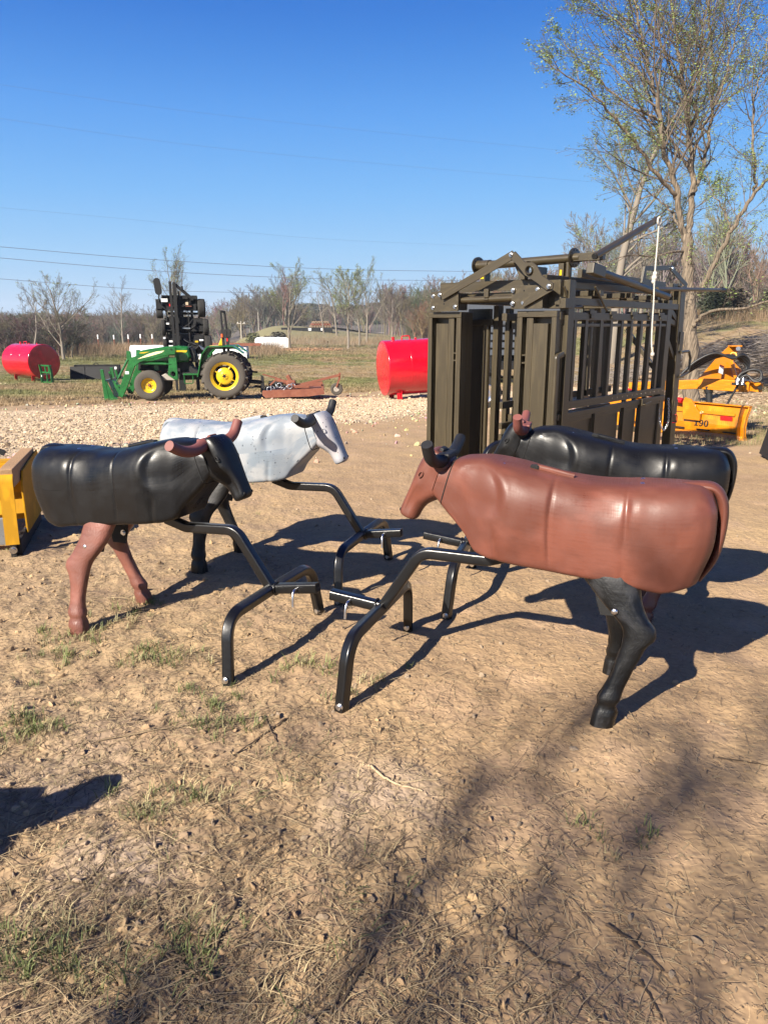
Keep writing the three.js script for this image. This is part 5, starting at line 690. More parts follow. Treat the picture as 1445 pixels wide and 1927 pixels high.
// orange grader blade at the right (local x runs left along the blade from its right end)
{ const q = [5.74, groundY(5.6, -11.7) + .0, -11.5], o = thing('grader_blade', 'orange rear grader blade numbered 190 with looped black hoses, right of the chute', 'grader blade', q, 127 * Math.PI / 180), G = M.orange;
  const prof = [[.02, .0], [-.06, .08], [-.085, .22], [-.06, .38], [.02, .54], [.035, .53], [-.04, .375], [-.065, .22], [-.04, .09], [.035, .0]];   // z, y
  part(o, 'mouldboard', extrude(prof, 2.6, .002).rotateY(-Math.PI / 2).translate(1.3, 0, 0).scale(1, 1, 1), G);
  part(o, 'end_rib', [extrude([[.015, .0], [-.07, .08], [-.10, .22], [-.07, .38], [.015, .545], [-.10, .545], [-.16, .36], [-.18, .22], [-.15, .06], [-.10, .0]].map(([a, b]) => [a, b]), .02, .003).rotateY(-Math.PI / 2).translate(.10, 0, 0), extrude([[.03, .0], [-.05, .08], [-.08, .22], [-.05, .38], [.03, .545], [-.03, .545], [-.12, .36], [-.14, .22], [-.11, .06], [-.05, .0]], .02, .003).rotateY(-Math.PI / 2).translate(.015, 0, 0)], G);
  part(o, 'top_flange', box(2.6, .02, .09, 1.3, .545, .0, .004), G); part(o, 'stiffener', box(2.4, .045, .03, 1.4, .40, -.075, .008), G); part(o, 'cutting_edge', [box(2.58, .13, .02, 1.3, .045, -.055, .003, .35)], G); for (const x of [.25, .7, 1.15, 1.6, 2.05]) part(o, 'slot', box(.22, .018, .03, x, .115, -.092, 0), M.dark);
  part(o, 'reflector', box(.20, .065, .006, .33, .335, -.088, 0, -.12), M.redSticker);
  const font = await new FontLoader().loadAsync('fonts/droid/droid_serif_bold.typeface.json'), tg = new TextGeometry('190', { font, size: .098, depth: .004, curveSegments: 5, bevelEnabled: false }); tg.applyMatrix4(new THREE.Matrix4().makeShear(0, 0, .06, 0, 0, 0)); tg.scale(1.15, 1, 1).rotateY(Math.PI).translate(.88, .175, -.090); part(o, 'number', tg, M.flatBlack);
  part(o, 'cylinder_lug', [extrude([[0, 0], [.30, 0], [.30, .12], [.10, .34], [.0, .36], [-.03, .28]], .05, .006).rotateY(Math.PI).translate(1.05, .26, -.12)], G);
  const cyl = part(o, 'turnbuckle', [rod([1.10, .56, -.12], [1.20, .57, -.12], .045), rod([1.50, .60, -.10], [1.85, .64, -.08], .055), rod([2.0, .62, -.05], [2.3, .66, -.05], .04), box(.14, .12, .10, 1.62, .63, -.10, .02)], M.redPaint); part(cyl, 'rod', rod([1.2, .57, -.12], [1.5, .60, -.10], .018), M.chrome);
  const o2 = new THREE.Group(); o2.name = 'hitch_frame'; o.add(o2);                       // frame set square to the tractor, above the blade
  const base = o.matrixWorld.clone(); o.updateMatrixWorld(true); const inv = o.matrixWorld.clone().invert(), F = (u, v, d) => at(u, v, d).applyMatrix4(inv).toArray();
  const fb = (n, g, m = G) => part(o2, n, g, m);
  fb('main_beam', [bar(F(1185, 727, 13.4), F(1330, 722, 12.6), .16, .16, .012), bar(F(1316, 721, 12.65), F(1412, 727, 12.1), .19, .19, .012)]); fb('beam_end', [bar(F(1411, 727, 12.1), F(1434, 730, 11.95), .02, .15, .004), bar(F(1412, 721, 12.12), F(1422, 720, 12.05), .15, .02)]); fb('pin_hole', rod(F(1429, 730, 11.93), F(1430, 730, 11.90), .035), M.dark);
  { const pts = [[1314, 712], [1398, 714], [1400, 703], [1376, 676], [1394, 655], [1391, 651], [1372, 650], [1352, 668]], A = pts.map(([u, v]) => V(...F(u, v, 12.3))), n = V(...F(1350, 690, 12.4)).sub(V(...F(1350, 690, 12.2))).normalize().multiplyScalar(.035);
    const plate = (list, off) => { const P = list.map(p => p.clone().add(off)), Q = list.map(p => p.clone().sub(n).add(off)), pos = [], add = (a, b, c) => pos.push(...a.toArray(), ...b.toArray(), ...c.toArray()); const tri = THREE.ShapeUtils.triangulateShape(list.map((p, i) => new THREE.Vector2(pts[i][0], -pts[i][1])), []); for (const [a, b, c] of tri) { add(P[a], P[b], P[c]); add(Q[a], Q[c], Q[b]); } for (let i = 0; i < P.length; i++) { const j = (i + 1) % P.length; add(P[i], Q[i], P[j]); add(P[j], Q[i], Q[j]); } const g = new THREE.BufferGeometry(); g.setAttribute('position', new THREE.Float32BufferAttribute(pos, 3)); g.setAttribute('uv', new THREE.Float32BufferAttribute(new Float32Array(pos.length / 3 * 2), 2)); g.computeVertexNormals(); return g; };
    fb('mast_plate', [plate(A, n.clone().multiplyScalar(1)), plate(A, n.clone().multiplyScalar(3.2))]); fb('mast_top', bar(F(1373, 651, 12.25), F(1392, 651, 12.25), .16, .025, .004)); fb('mast_rib', bar(F(1376, 678, 12.22), F(1384, 712, 12.22), .03, .05)); fb('mast_pin', rod(F(1388, 656, 12.22), F(1388.5, 656, 12.15), .035), M.zinc); }
  fb('safety_sticker', bar(F(1357.5, 688, 12.17), F(1355.5, 703, 12.165), .115, .004, 0, V(...F(0, 0, 1)).sub(V(...F(0, 0, 2)))), M.sticker); fb('sticker_band', bar(F(1358.2, 687.5, 12.15), F(1357.8, 690, 12.15), .115, .004, 0, V(...F(0, 0, 1)).sub(V(...F(0, 0, 2)))), M.redSticker);
  fb('pivot_post', [rod(F(1334, 762, 12.55), F(1333, 728, 12.55), .055), rod(F(1333, 740, 12.55), F(1332, 728, 12.55), .065, .085)], M.flatBlack); fb('shank', rod(F(1365, 765, 12.1), F(1388, 724, 12.0), .018), M.flatBlack); fb('shank_end', rod(F(1365, 765, 12.1), F(1368, 759, 12.1), .026), M.chrome);
  for (const k of [0, 1, 2, 3]) { const d = k * 4, e = k * .05; fb('hydraulic_hose', hose([F(1282, 708 - d * .4, 12.2 - e), F(1310, 691 - d, 12.1 - e), F(1345, 673 - d * .7, 12.0 - e), F(1379, 669 + d * .4, 11.95 - e), F(1396, 681 - d * 1.1, 11.95 - e), F(1404 + d * .4, 693 - d, 11.95), F(1396 + d * .6, 701, 11.95), F(1386 + d * .4, 712, 11.98), F(1384, 720, 11.98)], .021, 60, 8), M.hose); }
  for (const k of [0, 1]) fb('hydraulic_hose', hose([F(1396, 702, 11.92), F(1412 + 4 * k, 696, 11.85), F(1430 + 2 * k, 699 + 4 * k, 11.8), F(1430, 712 + 4 * k, 11.8), F(1418, 716 + 2 * k, 11.85), F(1404, 706, 11.9), F(1392, 714, 11.95), F(1394, 722, 11.95)], .019, 50, 8), M.hose); for (const u of [1386, 1396]) fb('hose_fitting', rod(F(u, 724, 11.9), F(u + 2, 712, 11.9), .024), M.zinc); fb('fitting_bracket', bar(F(1376, 722, 11.95), F(1402, 724, 11.9), .03, .04), M.flatBlack);
  fb('hose_tie', new THREE.TorusGeometry(.055, .012, 6, 16).translate(...F(1379, 670, 11.92)), std(.75, .45, .08, .5)); }
// black bucket cut off by the right edge
{ const o = thing('skid_bucket', 'black steel attachment with a ribbed panel, cut off by the right edge of the photo', 'bucket', onGround(4.98, -9.15), -.25); part(o, 'side_plate', extrude([[-.10, .02], [.9, 0], [.9, .66], [.05, .66], [.02, .60]], .05, .008).translate(0, 0, .1), M.flatBlack); part(o, 'end_face', extrude([[-.10, .02], [-.06, 0], [.06, .66], [.02, .60]], .6, .006).translate(0, 0, -.22), M.flatBlack); part(o, 'ribbed_panel', [new RoundedBoxGeometry(.5, .26, .03, 3, .014).translate(.32, .45, .135)], M.rubberDusty); for (const x of [.14, .19, .24]) part(o, 'panel_rib', bx(x, x + .014, .36, .54, .15, .158), M.rubber); part(o, 'skid', bx(-.08, .9, -.02, .02, -.4, .13), M.flatBlack); }
// black bent tube standing behind the brown steer's head, and things beside the photographer that only throw shade
{ const p = onGround(1.0, -5.55), o = thing('bent_tube', 'black bent steel tube before the head gate, behind the horns of the brown steer', 'tube frame', p, .55); part(o, 'tube', sweep(fillet([[-.36, -.02, 0], [-.28, .72, 0], [.10, .76, 0], [.36, .74, 0], [.42, -.02, 0]], .16, 10), tube50), M.blackSteel); for (const x of [-.36, .42]) part(o, 'foot_plate', box(.1, .012, .1, x, .004, 0, .002), M.blackSteel); }
{ const o = thing('ballast_box', 'black ballast box with a drawbar outside the left edge, seen only as shadow', 'ballast box', onGround(-2.20, -1.36), .02), K = M.flatBlack; part(o, 'box_body', [extrude([[-.6, .0], [.48, .0], [.52, .40], [.42, .60], [-.6, .56]], .46, .02)], K); part(o, 'drawbar', [bar([.40, .44, -.12], [.62, .54, -.22], .12, .10), box(.12, .16, .10, .60, .54, -.22, .02)], K); part(o, 'lid', box(.9, .03, .40, -.1, .50, .02, .006, 0, 0, .06), K); part(o, 'handle', pipe([[-.1, .50, .1], [-.1, .60, .1], [.1, .60, .1], [.1, .50, .1]], .014), K); }

// ---------------------------------------------------------------- trees, woods, poles and wires
class TreeGeo {                                                        // grows limbs as tapered tubes into plain arrays
  constructor(seed) { this.R = rng(seed); this.big = { p: [], i: [] }; this.small = { p: [], i: [] }; this.leaf = { p: [], i: [], n: 0 }; }
  tube(t, P, r, sides) {
    const n = P.length, base = t.p.length / 3; let px = null;
    for (let k = 0; k < n; k++) { const d = P[Math.min(n - 1, k + 1)].clone().sub(P[Math.max(0, k - 1)]).normalize(); let x = px ? px.clone().addScaledVector(d, -px.dot(d)) : V(d.y, -d.x, .3).cross(d); if (x.lengthSq() < 1e-9) x = V(1, 0, 0); x.normalize(); px = x; const y = d.clone().cross(x); for (let s = 0; s < sides; s++) { const a = s / sides * 6.2832, q = r[k]; t.p.push(P[k].x + (x.x * Math.cos(a) + y.x * Math.sin(a)) * q, P[k].y + (x.y * Math.cos(a) + y.y * Math.sin(a)) * q, P[k].z + (x.z * Math.cos(a) + y.z * Math.sin(a)) * q); } }
    for (let k = 0; k < n - 1; k++) for (let s = 0; s < sides; s++) { const a = base + k * sides + s, b = base + k * sides + (s + 1) % sides; t.i.push(a, b, a + sides, b, b + sides, a + sides); }
  }
  leaves(p, n, spread, size) { const R = this.R, t = this.leaf; for (let k = 0; k < n; k++) { const c = V(p.x + (R() - .5) * spread, p.y + (R() - .5) * spread, p.z + (R() - .5) * spread), a = R() * 6.28, b = (R() - .5) * 2.6, s = size * (.6 + .8 * R()), u = V(Math.cos(a), .3 * (R() - .5), Math.sin(a)).multiplyScalar(s), w = V(-Math.sin(a) * Math.cos(b), Math.sin(b), Math.cos(a) * Math.cos(b)).multiplyScalar(s * .6), i = t.p.length / 3; for (const [e, f] of [[-1, 0], [0, -1], [1, 0], [0, 1]]) t.p.push(c.x + u.x * e + w.x * f, c.y + u.y * e + w.y * f, c.z + u.z * e + w.z * f); t.i.push(i, i + 1, i + 2, i, i + 2, i + 3); } }
  // o: levels, kids, ratio, up, spread, wob, leaf density ...
  branch(p, dir, len, r, lvl, o) {
    const R = this.R, n = lvl === 0 ? 7 : lvl === 1 ? 6 : 4, P = [p.clone()], rr = [r], d = dir.clone().normalize(), tip = Math.max(o.min, r * (lvl >= o.levels ? .35 : .25));
    for (let k = 1; k <= n; k++) { d.x += (R() - .5) * o.wob; d.z += (R() - .5) * o.wob; d.y += (R() - .5) * o.wob * .6 + o.up * (lvl ? 1 : .5); d.normalize(); P.push(P[k - 1].clone().addScaledVector(d, len / n)); rr.push(mix(r, tip, k / n)); }
    this.limb(P, rr, lvl, o, len);
  }
  limb(P, rr, lvl, o, len) {
    const R = this.R, n = P.length - 1; this.tube(lvl <= (o.bigTo ?? 1) ? this.big : this.small, P, rr, lvl === 0 ? 8 : lvl === 1 ? 5 : 3);
    if (o.leaf && lvl >= (o.leafFrom ?? o.levels - 1)) for (let k = 1; k <= n; k++) if (R() < o.leaf) this.leaves(P[k], o.leafN || 2, o.leafSpread || .12, o.leafSize || .03);
    if (lvl >= o.levels) return;
    const kids = Math.round(o.kids[lvl] * (.75 + .5 * R()) * (o.byLength && lvl === 0 ? len : 1));
    for (let c = 0; c < kids; c++) {
      const t = mix(o.from[lvl], .98, (c + R() * .9) / kids), f = t * n, k = Math.min(n - 1, Math.floor(f)), q = P[k].clone().lerp(P[k + 1], f - k), ax = P[k + 1].clone().sub(P[k]).normalize();
      const phi = R() * 6.28, th = o.ang[lvl] * (.7 + .6 * R()); let s = Math.abs(ax.y) > .9 ? V(1, 0, 0) : V(0, 1, 0); s.cross(ax).normalize(); s.applyAxisAngle(ax, phi); const dir = ax.clone().multiplyScalar(Math.cos(th)).addScaledVector(s, Math.sin(th));
      const L = len * o.ratio[lvl] * (.65 + .6 * R()) * (1.15 - .65 * t * (o.taperKids ?? 1)), r = Math.min(mix(rr[k], rr[k + 1], f - k) * .72, Math.max(o.min * 1.2, L * o.thick)); this.branch(q, dir, L, r, lvl + 1, o);
    }
  }
  mesh(t) { const g = new THREE.BufferGeometry(); g.setAttribute('position', new THREE.BufferAttribute(new Float32Array(t.p), 3)); g.setAttribute('uv', new THREE.BufferAttribute(new Float32Array(t.p.length / 3 * 2).map((_, i) => { const v = i >> 1, k = v * 3; return i & 1 ? t.p[k + 1] : (t.p[k] + t.p[k + 2]) * 1.5; }), 2)); g.setIndex(t.i); g.computeVertexNormals(); return g; }
}
const barkMap = tex(256, (x, y) => { const n = .62 + .38 * vnoise(x * 26, y * 5, 26) + .2 * vnoise(x * 50 + 9, y * 14, 50); return [n, n * .97, n * .92]; });
const bark = std(.20, .160, .118, .92, { map: barkMap, bumpMap: barkMap, bumpScale: .02 }), barkGrey = std(.17, .145, .115, .92), twig = std(.115, .088, .066, .9), twigPale = std(.155, .135, .105, .9);
const budLeaf = (r, g, b) => new THREE.MeshPhysicalMaterial({ color: new THREE.Color().setRGB(r, g, b), roughness: .8, transmission: .25, thickness: 0, side: THREE.DoubleSide });
const leafA = budLeaf(.20, .27, .065), leafB = budLeaf(.19, .23, .08);
function tree(name, label, p, t, mats, group) { const o = thing(name, label, 'tree', p, 0, group); part(o, 'trunk', t.mesh(t.big), mats[0]); if (t.small.p.length) { const m = part(o, 'twigs', t.mesh(t.small), mats[1]); m.userData.kind = 'stuff'; } if (t.leaf.p.length) { const m = part(o, 'buds', t.mesh(t.leaf), mats[2]); m.userData.kind = 'stuff'; } return o; }
// the big budding tree right of the chute: limbs laid out as they stand, twigs grown on them
{
  const t = new TreeGeo(11), d0 = 20.9, b = at(1299, 757, d0), W = (u, v, dd = 0) => at(u, v, d0 + dd).sub(b);
  const O = { levels: 3, kids: [3.3, 5, 4], byLength: true, from: [.22, .15, .2], ratio: [.36, .5, .5], ang: [.75, .7, .7], up: .06, wob: .28, thick: .011, min: .0045, leaf: .52, leafFrom: 1, leafN: 3, leafSpread: .17, leafSize: .026, bigTo: 0, taperKids: .7 };
  const limb = (pts, r0, r1, o = O, lvl = 0) => { const P = spline(pts, pts.length * 5), n = P.length - 1; P.forEach((p, i) => { p.x += .03 * Math.sin(i * 1.7 + pts.length); p.z += .03 * Math.cos(i * 1.3); }); t.limb(P, P.map((_, i) => mix(r0, r1, Math.pow(i / n, .8))), lvl, o, P[0].distanceTo(P[n]) * 1); };
  const L = (o) => ({ ...O, ...o }), kidsOf = len => [3.3, 5, 4];
  limb([W(1300, 765), W(1300, 700), W(1298, 600, .05), W(1294, 520, .1), W(1292, 440, .1)], .245, .15, L({ kids: [.55, 5, 4], ratio: [.25, .5, .5] }));
  limb([W(1292, 455, .1), W(1281, 420, .0), W(1271, 345, -.2), W(1249, 283, -.4), W(1240, 207, -.5), W(1227, 156, -.5), W(1212, 91, -.6), W(1198, 22, -.8), W(1184, -70, -.9)], .10, .022);
  limb([W(1294, 440, .2), W(1299, 400, .4), W(1303, 327, .5), W(1296, 254, .6), W(1292, 203, .6), W(1281, 127, .8), W(1271, 54, .9), W(1262, -10, 1), W(1255, -110, 1)], .105, .022);
  limb([W(1301, 365, .4), W(1309, 349, .5), W(1325, 301, .8), W(1336, 236, 1), W(1343, 145, 1.1), W(1338, 73, 1.2), W(1331, 10, 1.2), W(1326, -70, 1.2)], .075, .018);
  limb([W(1274, 372, -.1), W(1263, 356, -.3), W(1231, 320, -.7), W(1198, 269, -1.1), W(1169, 236, -1.4), W(1136, 196, -1.8), W(1100, 160, -2.1), W(1056, 134, -2.4), W(1022, 108, -2.6)], .07, .010, L({ ang: [.8, .7, .7], ratio: [.22, .5, .5] }));
  limb([W(1242, 225, -.5), W(1225, 215, -.7), W(1183, 196, -.9), W(1140, 160, -1.1), W(1098, 118, -1.3), W(1060, 78, -1.4)], .045, .010, L({ ratio: [.28, .5, .5] }));
  limb([W(1229, 160, -.5), W(1212, 105, -.6), W(1169, 45, -.8), W(1125, 11, -1), W(1095, -10, -1)], .04, .010);
  limb([W(1270, 60, .9), W(1240, 20, .7), W(1215, -40, .6)], .035, .012); limb([W(1300, 300, .5), W(1322, 240, .2), W(1352, 180, 0), W(1375, 100, -.1), W(1388, 30, -.2), W(1395, -30, -.2)], .045, .012);
  limb([W(1314, 548, .1), W(1321, 538, .0), W(1347, 487, -.2), W(1376, 432, -.5), W(1401, 389, -.7), W(1427, 352, -.9), W(1460, 322, -1.1)], .085, .04);
  limb([W(1418, 362, -.8), W(1421, 340, -.8), W(1416, 254, -.7), W(1420, 182, -.6), W(1434, 127, -.6), W(1446, 60, -.5)], .05, .012);
  limb([W(1376, 432, -.5), W(1360, 390, -.3), W(1340, 360, -.1), W(1330, 320, .1)], .03, .01); limb([W(1302, 612, -.1), W(1318, 594, -.3), W(1347, 581, -.8), W(1398, 578, -1.4), W(1425, 570, -1.8), W(1470, 556, -2.3)], .055, .022, L({ kids: [1.2, 4, 3], leaf: .15 }));
  limb([W(1287, 470, .1), W(1262, 472, -.4), W(1228, 480, -.9), W(1180, 478, -1.5), W(1140, 492, -2)], .04, .008, L({ leaf: .3, kids: [2, 4, 3] }));
  limb([W(1280, 430, 0), W(1262, 395, .6), W(1240, 375, 1.2), W(1205, 345, 1.8), W(1180, 300, 2.2)], .04, .010); limb([W(1296, 260, .6), W(1310, 200, 1.1), W(1318, 120, 1.4), W(1322, 40, 1.5), W(1318, -40, 1.5)], .045, .012);
  b.y = groundY(b.x, b.z) - .05;
  tree('tall_tree', 'tall budding tree with a furrowed trunk rising right of the squeeze chute', [b.x, b.y, b.z], t, [bark, twig, leafA]);
}
const OPT = {
  vase: { levels: 4, kids: [15, 7, 5, 3], from: [.2, .15, .2, .2], ratio: [.70, .46, .48, .5], ang: [.66, .45, .5, .5], up: .055, wob: .18, thick: .011, min: .007, leaf: .35, leafN: 2, leafSpread: .35, leafSize: .05, bigTo: 1 },
  oak: { levels: 4, kids: [9, 6, 5, 3], from: [.28, .25, .2, .2], ratio: [.62, .5, .5, .5], ang: [.85, .75, .7, .7], up: .05, wob: .34, thick: .013, min: .008, bigTo: 1 },
  sapling: { levels: 3, kids: [17, 8, 6], from: [.25, .2, .2], ratio: [.55, .45, .5], ang: [.72, .55, .5], up: .055, wob: .2, thick: .011, min: .008, leaf: .3, leafN: 2, leafSpread: .3, leafSize: .06, bigTo: 1 },
};
function grow(seed, H, kind, over = {}) { const t = new TreeGeo(seed), o = { ...OPT[kind], ...over }; t.branch(V(0, -.15, 0), V((t.R() - .5) * .1, 1, (t.R() - .5) * .1), H * (over.stem || .82), H * (over.girth || .017), 0, o); return t; }
const ground3 = (u, v, D) => { const p = at(u, v, 1).sub(camera.position), k = D / -p.z; return [p.x * k, groundY(p.x * k, -D) - .05, -D]; };
for (const [u, D, H, kind, seed, label, over] of [
  [545, 94, 9.9, 'vase', 5, 'tall slender vase-shaped tree with greenish buds beside the white covered stack', {}],
  [655, 92, 10.6, 'sapling', 6, 'young tree with the greenest buds, mid group left of the right tank', { leaf: .6 }],
  [690, 122, 11.6, 'vase', 7, 'taller thin tree at the right of the group left of the right tank', { leaf: .4 }],
  [634, 148, 13.5, 'sapling', 8, 'round grey green tree at the left of the group left of the right tank', { ang: [.8, .6, .6] }],
  [610, 152, 10.5, 'oak', 9, 'small bare tree standing between the far road and the slender trees', {}],
  [676, 108, 9.6, 'sapling', 16, 'small brown bare tree tucked behind the greenest young tree', { leaf: 0 }],
  [737, 118, 8.8, 'sapling', 17, 'thin bare sapling just left of the top of the right red tank', { leaf: 0 }],
  [117, 62, 8.4, 'vase', 21, 'bare forked tree behind the left red tank', { leaf: .06, ang: [.75, .5, .5, .5], stem: .7 }],
  [62, 58, 6.0, 'oak', 22, 'pale spreading bare tree at the far left behind the red tank', { ang: [1.0, .7, .7, .7] }],
  [232, 92, 8.6, 'sapling', 23, 'low bare bushy tree between the left tank and the tractor', { leaf: 0, ang: [.75, .6, .6] }],
  [333, 78, 9.8, 'vase', 24, 'slender grey tree rising behind the black stacked frames', { leaf: .15, ang: [.6, .45, .5, .5] }],
  [1150, 46, 19, 'oak', 31, 'broad grey green tree behind the squeeze chute', { leaf: .5, leafN: 2, leafSize: .045, leafSpread: .25, levels: 4, kids: [17, 8, 5, 4], min: .006, ang: [.7, .6, .7, .7], ratio: [.42, .5, .5, .5] }],
  [1205, 56, 9.5, 'oak', 32, 'lower bare tree behind the raised pipe arm of the chute', { kids: [11, 6, 5, 4] }],
]) { const g = ground3(u, 640, D); tree(kind === 'oak' ? 'bare_tree' : kind === 'vase' ? 'slender_tree' : 'young_tree', label, g, grow(seed, H, kind, over), [barkGrey, twigPale, leafB]); }
// the bare tree behind the photographer whose boughs shade the foreground
{ const t = grow(41, 9.4, 'oak', { levels: 3, kids: [22, 7, 3], girth: .0075, min: .016, from: [.5, .3, .2], stem: .86, thick: .013 }); tree('bare_tree', 'bare tree behind the camera whose boughs shade the foreground', [-6.5, groundY(-6.5, 8.0) - .05, 8.0], t, [barkGrey, twig]); }
// woods that read as one mass
function instanced(name, label, geo, mat, list) { const m = new THREE.InstancedMesh(geo, mat, list.length), d = new THREE.Object3D(), c = new THREE.Color(); list.forEach((e, i) => { d.position.set(...e.p); d.rotation.set(0, e.r, 0); d.scale.set(...e.s); d.updateMatrix(); m.setMatrixAt(i, d.matrix); m.setColorAt(i, c.setRGB(...e.c)); }); m.name = numbered(name); shadow(m); scene.add(m); return tag(m, label, null, null, 'stuff'); }
{
  const W = OPT.oak, kinds = [1, 2, 3, 4, 5].map(s => { const t = grow(100 + s, 10, s % 2 ? 'oak' : 'sapling', { levels: 3, leaf: 0, kids: s % 2 ? [12, 7, 5] : [15, 7, 5], min: .022, bigTo: 9, thick: .016, ang: s % 2 ? [.7, .65, .6] : [.5, .5, .5], girth: .014 }); return t.mesh(t.big); });
  const wood = std(1, 1, 1, .95), R = rng(55), lists = kinds.map(() => []), dense = kinds.map(() => []), right = kinds.map(() => []);
  const put = (L, x, z, h, w, c) => L[Math.floor(R() * L.length)].push({ p: [x, groundY(x, z) - .2, z], r: R() * 6.28, s: [w, h, w], c: c.map(k => k * (.75 + .5 * R())) });
  const brown = [.120, .096, .066], grey = [.135, .115, .088], ruddy = [.15, .10, .065];
  for (let k = 0; k < 1500; k++) { const D = 165 + 190 * R() * R(), a = -.60 + 1.25 * R(), x = a * D; const u = a; let h = .85 + .4 * R();
    if (u > -.13 && u < .0) { if (D < 230) continue; h *= .8; }                              // the gap with the far road
    if (u < -.22) h *= 1.0; if (u < -.2 && u > -.27 && D < 200) continue; if (u > -.235 && u < -.135) { if (D < 215) continue; h = (1.15 + .4 * R()); }
    put(lists, x, -D, h, h * (.85 + .4 * R()), R() < .5 ? brown : grey); }
  for (let k = 0; k < 260; k++) { const D = 105 + 50 * R(), a = .035 + .12 * R(); put(lists, a * D, -D, .3 + .35 * R() + .2 * smooth(.04, .1, a), .6, R() < .3 ? ruddy : brown); }
  for (let k = 0; k < 220; k++) { const D = 66 + 45 * R(), a = -.62 + .22 * R(); put(dense, a * D, -D, .24 + .17 * R(), .5 + .3 * R(), [.075, .064, .05]); }
  for (let k = 0; k < 170; k++) { const D = 70 + 70 * R(), a = .27 + .42 * R(); const h = .72 + .42 * R(); put(right, a * D, -D, h, h * .85, [.165, .145, .115]); }
  kinds.forEach((g, i) => { instanced('distant_woods', 'grey brown bare woods along the horizon', g, wood, lists[i]); if (dense[i].length) instanced('dark_thicket', 'dark bare thicket at the far left edge', g, wood, dense[i]); instanced('right_woods', 'tall bare woods behind the brush pile at the right', g, wood, right[i]); });
  // evergreen scrub
  const lg = new TreeGeo(77); for (let k = 0; k < 900; k++) { const a = R() * 6.28, y = R(), rr = Math.sqrt(R()) * .5 * (1.05 - .55 * y); lg.leaves(V(rr * Math.cos(a), y, rr * Math.sin(a)), 2, .12, .05); }
  const ev = lg.mesh(lg.leaf), em = new THREE.MeshPhysicalMaterial({ roughness: .9, transmission: .1, thickness: 0, side: THREE.DoubleSide }), list = [];
  for (let k = 0; k < 13; k++) { const D = 62 + 10 * R(), a = .425 + .16 * R(), x = a * D; list.push({ p: [x, groundY(x, -D) - .1, -D], r: R() * 6, s: [2.6 + 1.5 * R(), 1.5 + 1.3 * R(), 2.6], c: [.065 * (.7 + R() * .6), .072 * (.7 + R() * .6), .036] }); }
  instanced('evergreen_scrub', 'dark green scrub at the foot of the woods on the right', ev, em, list);
  const bush = []; for (const [u, D, w, h, c] of [[477, 120, 3.2, 2.6, [.11, .115, .05]], [524, 112, 3.4, 1.9, [.075, .068, .05]], [505, 116, 2.5, 1.5, [.13, .10, .06]]]) { const g = ground3(u, 640, D); bush.push([g, w, h, c]); }
  bush.forEach(([g, w, h, c], i) => { const m = single('shrub', ['round olive green shrub below the grassy hill', 'dark low bare shrub left of the slender tree', 'small brown shrub between the olive and the dark shrub'][i], 'shrub', ev, new THREE.MeshStandardMaterial({ color: new THREE.Color().setRGB(...c), roughness: .95, side: THREE.DoubleSide }), g, i); m.scale.set(w, h, w); });
  const far = []; for (let k = 0; k < 260; k++) { const D = 330 + 150 * R(), a = -.6 + 1.2 * R(), x = a * D; far.push({ p: [x, groundY(x, -D) - .5, -D], r: R() * 6, s: [15 + 8 * R(), 6.5 + 3 * R(), 15], c: [.085 * (.8 + R() * .4), .082 * (.8 + R() * .4), .066] }); }
  instanced('far_treeline', 'hazy treeline on the far ridge', ev, em, far);
}
// the heap of cut brush at the right
{
  const R = rng(91), o = thing('brush_pile', 'long heap of cut grey branches behind the orange grader blade', 'brush pile', onGround(14.6, -30.5), -.2), s = new TreeGeo(92);
  for (let k = 0; k < 2800; k++) { const x = (R() + R() - 1) * 8.5 + .4, hh = 2.05 * Math.exp(-(((x - 1.2) / 5.2) ** 2)) * (.25 + .75 * R()), z = (R() + R() - 1) * 2.6, L = .7 + R() * 2.4, a = (R() - .5) * .9 + (R() < .3 ? 2.4 : 0), e = (R() - .55) * .55, d = V(Math.cos(a) * Math.cos(e), Math.sin(e) + .1, Math.sin(a) * Math.cos(e)), P = [V(x, hh, z)], r = .006 + .016 * R() ** 3; for (let q = 1; q < 4; q++) { d.y -= .05; d.x += (R() - .5) * .2; d.z += (R() - .5) * .3; P.push(P[q - 1].clone().addScaledVector(d.normalize(), L / 3)); } s.tube(s.small, P, [r, r * .85, r * .6, r * .3], 3); }
  const m = part(o, 'brush', s.mesh(s.small), std(.25, .215, .185, .95)); m.userData.kind = 'stuff';
  for (const [x0, y0, z0, x1, y1, z1, r, mat] of [[-3.8, .55, 1.2, -.4, .70, 1.6, .07, SK.tan], [-4.2, .35, 1.6, -1.2, .42, 1.9, .09, SK.mid], [-3.4, .85, 1.0, -2.5, 1.75, 1.0, .05, SK.pale], [-2.8, .72, 1.0, -.9, 1.9, .6, .04, SK.mid], [.8, 1.5, 1.8, 2.6, .8, 2.2, .05, SK.pale], [-3.0, .95, .8, -1.6, 1.05, 1.3, .06, SK.dark], [.2, 1.2, 1.9, 4.2, 2.0, 1.0, .03, SK.pale], [-1.8, .45, 2.0, 1.8, .55, 2.4, .06, SK.mid]]) part(o, 'branch', hose([[x0, y0, z0], [mix(x0, x1, .5), mix(y0, y1, .5) + .05, mix(z0, z1, .5) + .05], [x1, y1, z1]], r, 14, 7), mat);
}
scatter('wood_chips', 'pale chips and broken bark strewn before the brush pile', rock(51, 0), stoneMat, 5000, R => { const D = 15 + 15 * R(), a = .38 + .2 * R() + (R() - .5) * .1, x = a * D, s = .015 + .05 * R() * R(), v = .6 + R() * .6; return { x, z: -D, y: s * .2, s: [s * 1.6, s * .4, s * .7], rot: [R() * .6, R() * 6, R() * .6], c: [.36 * v, .27 * v, .17 * v] }; });
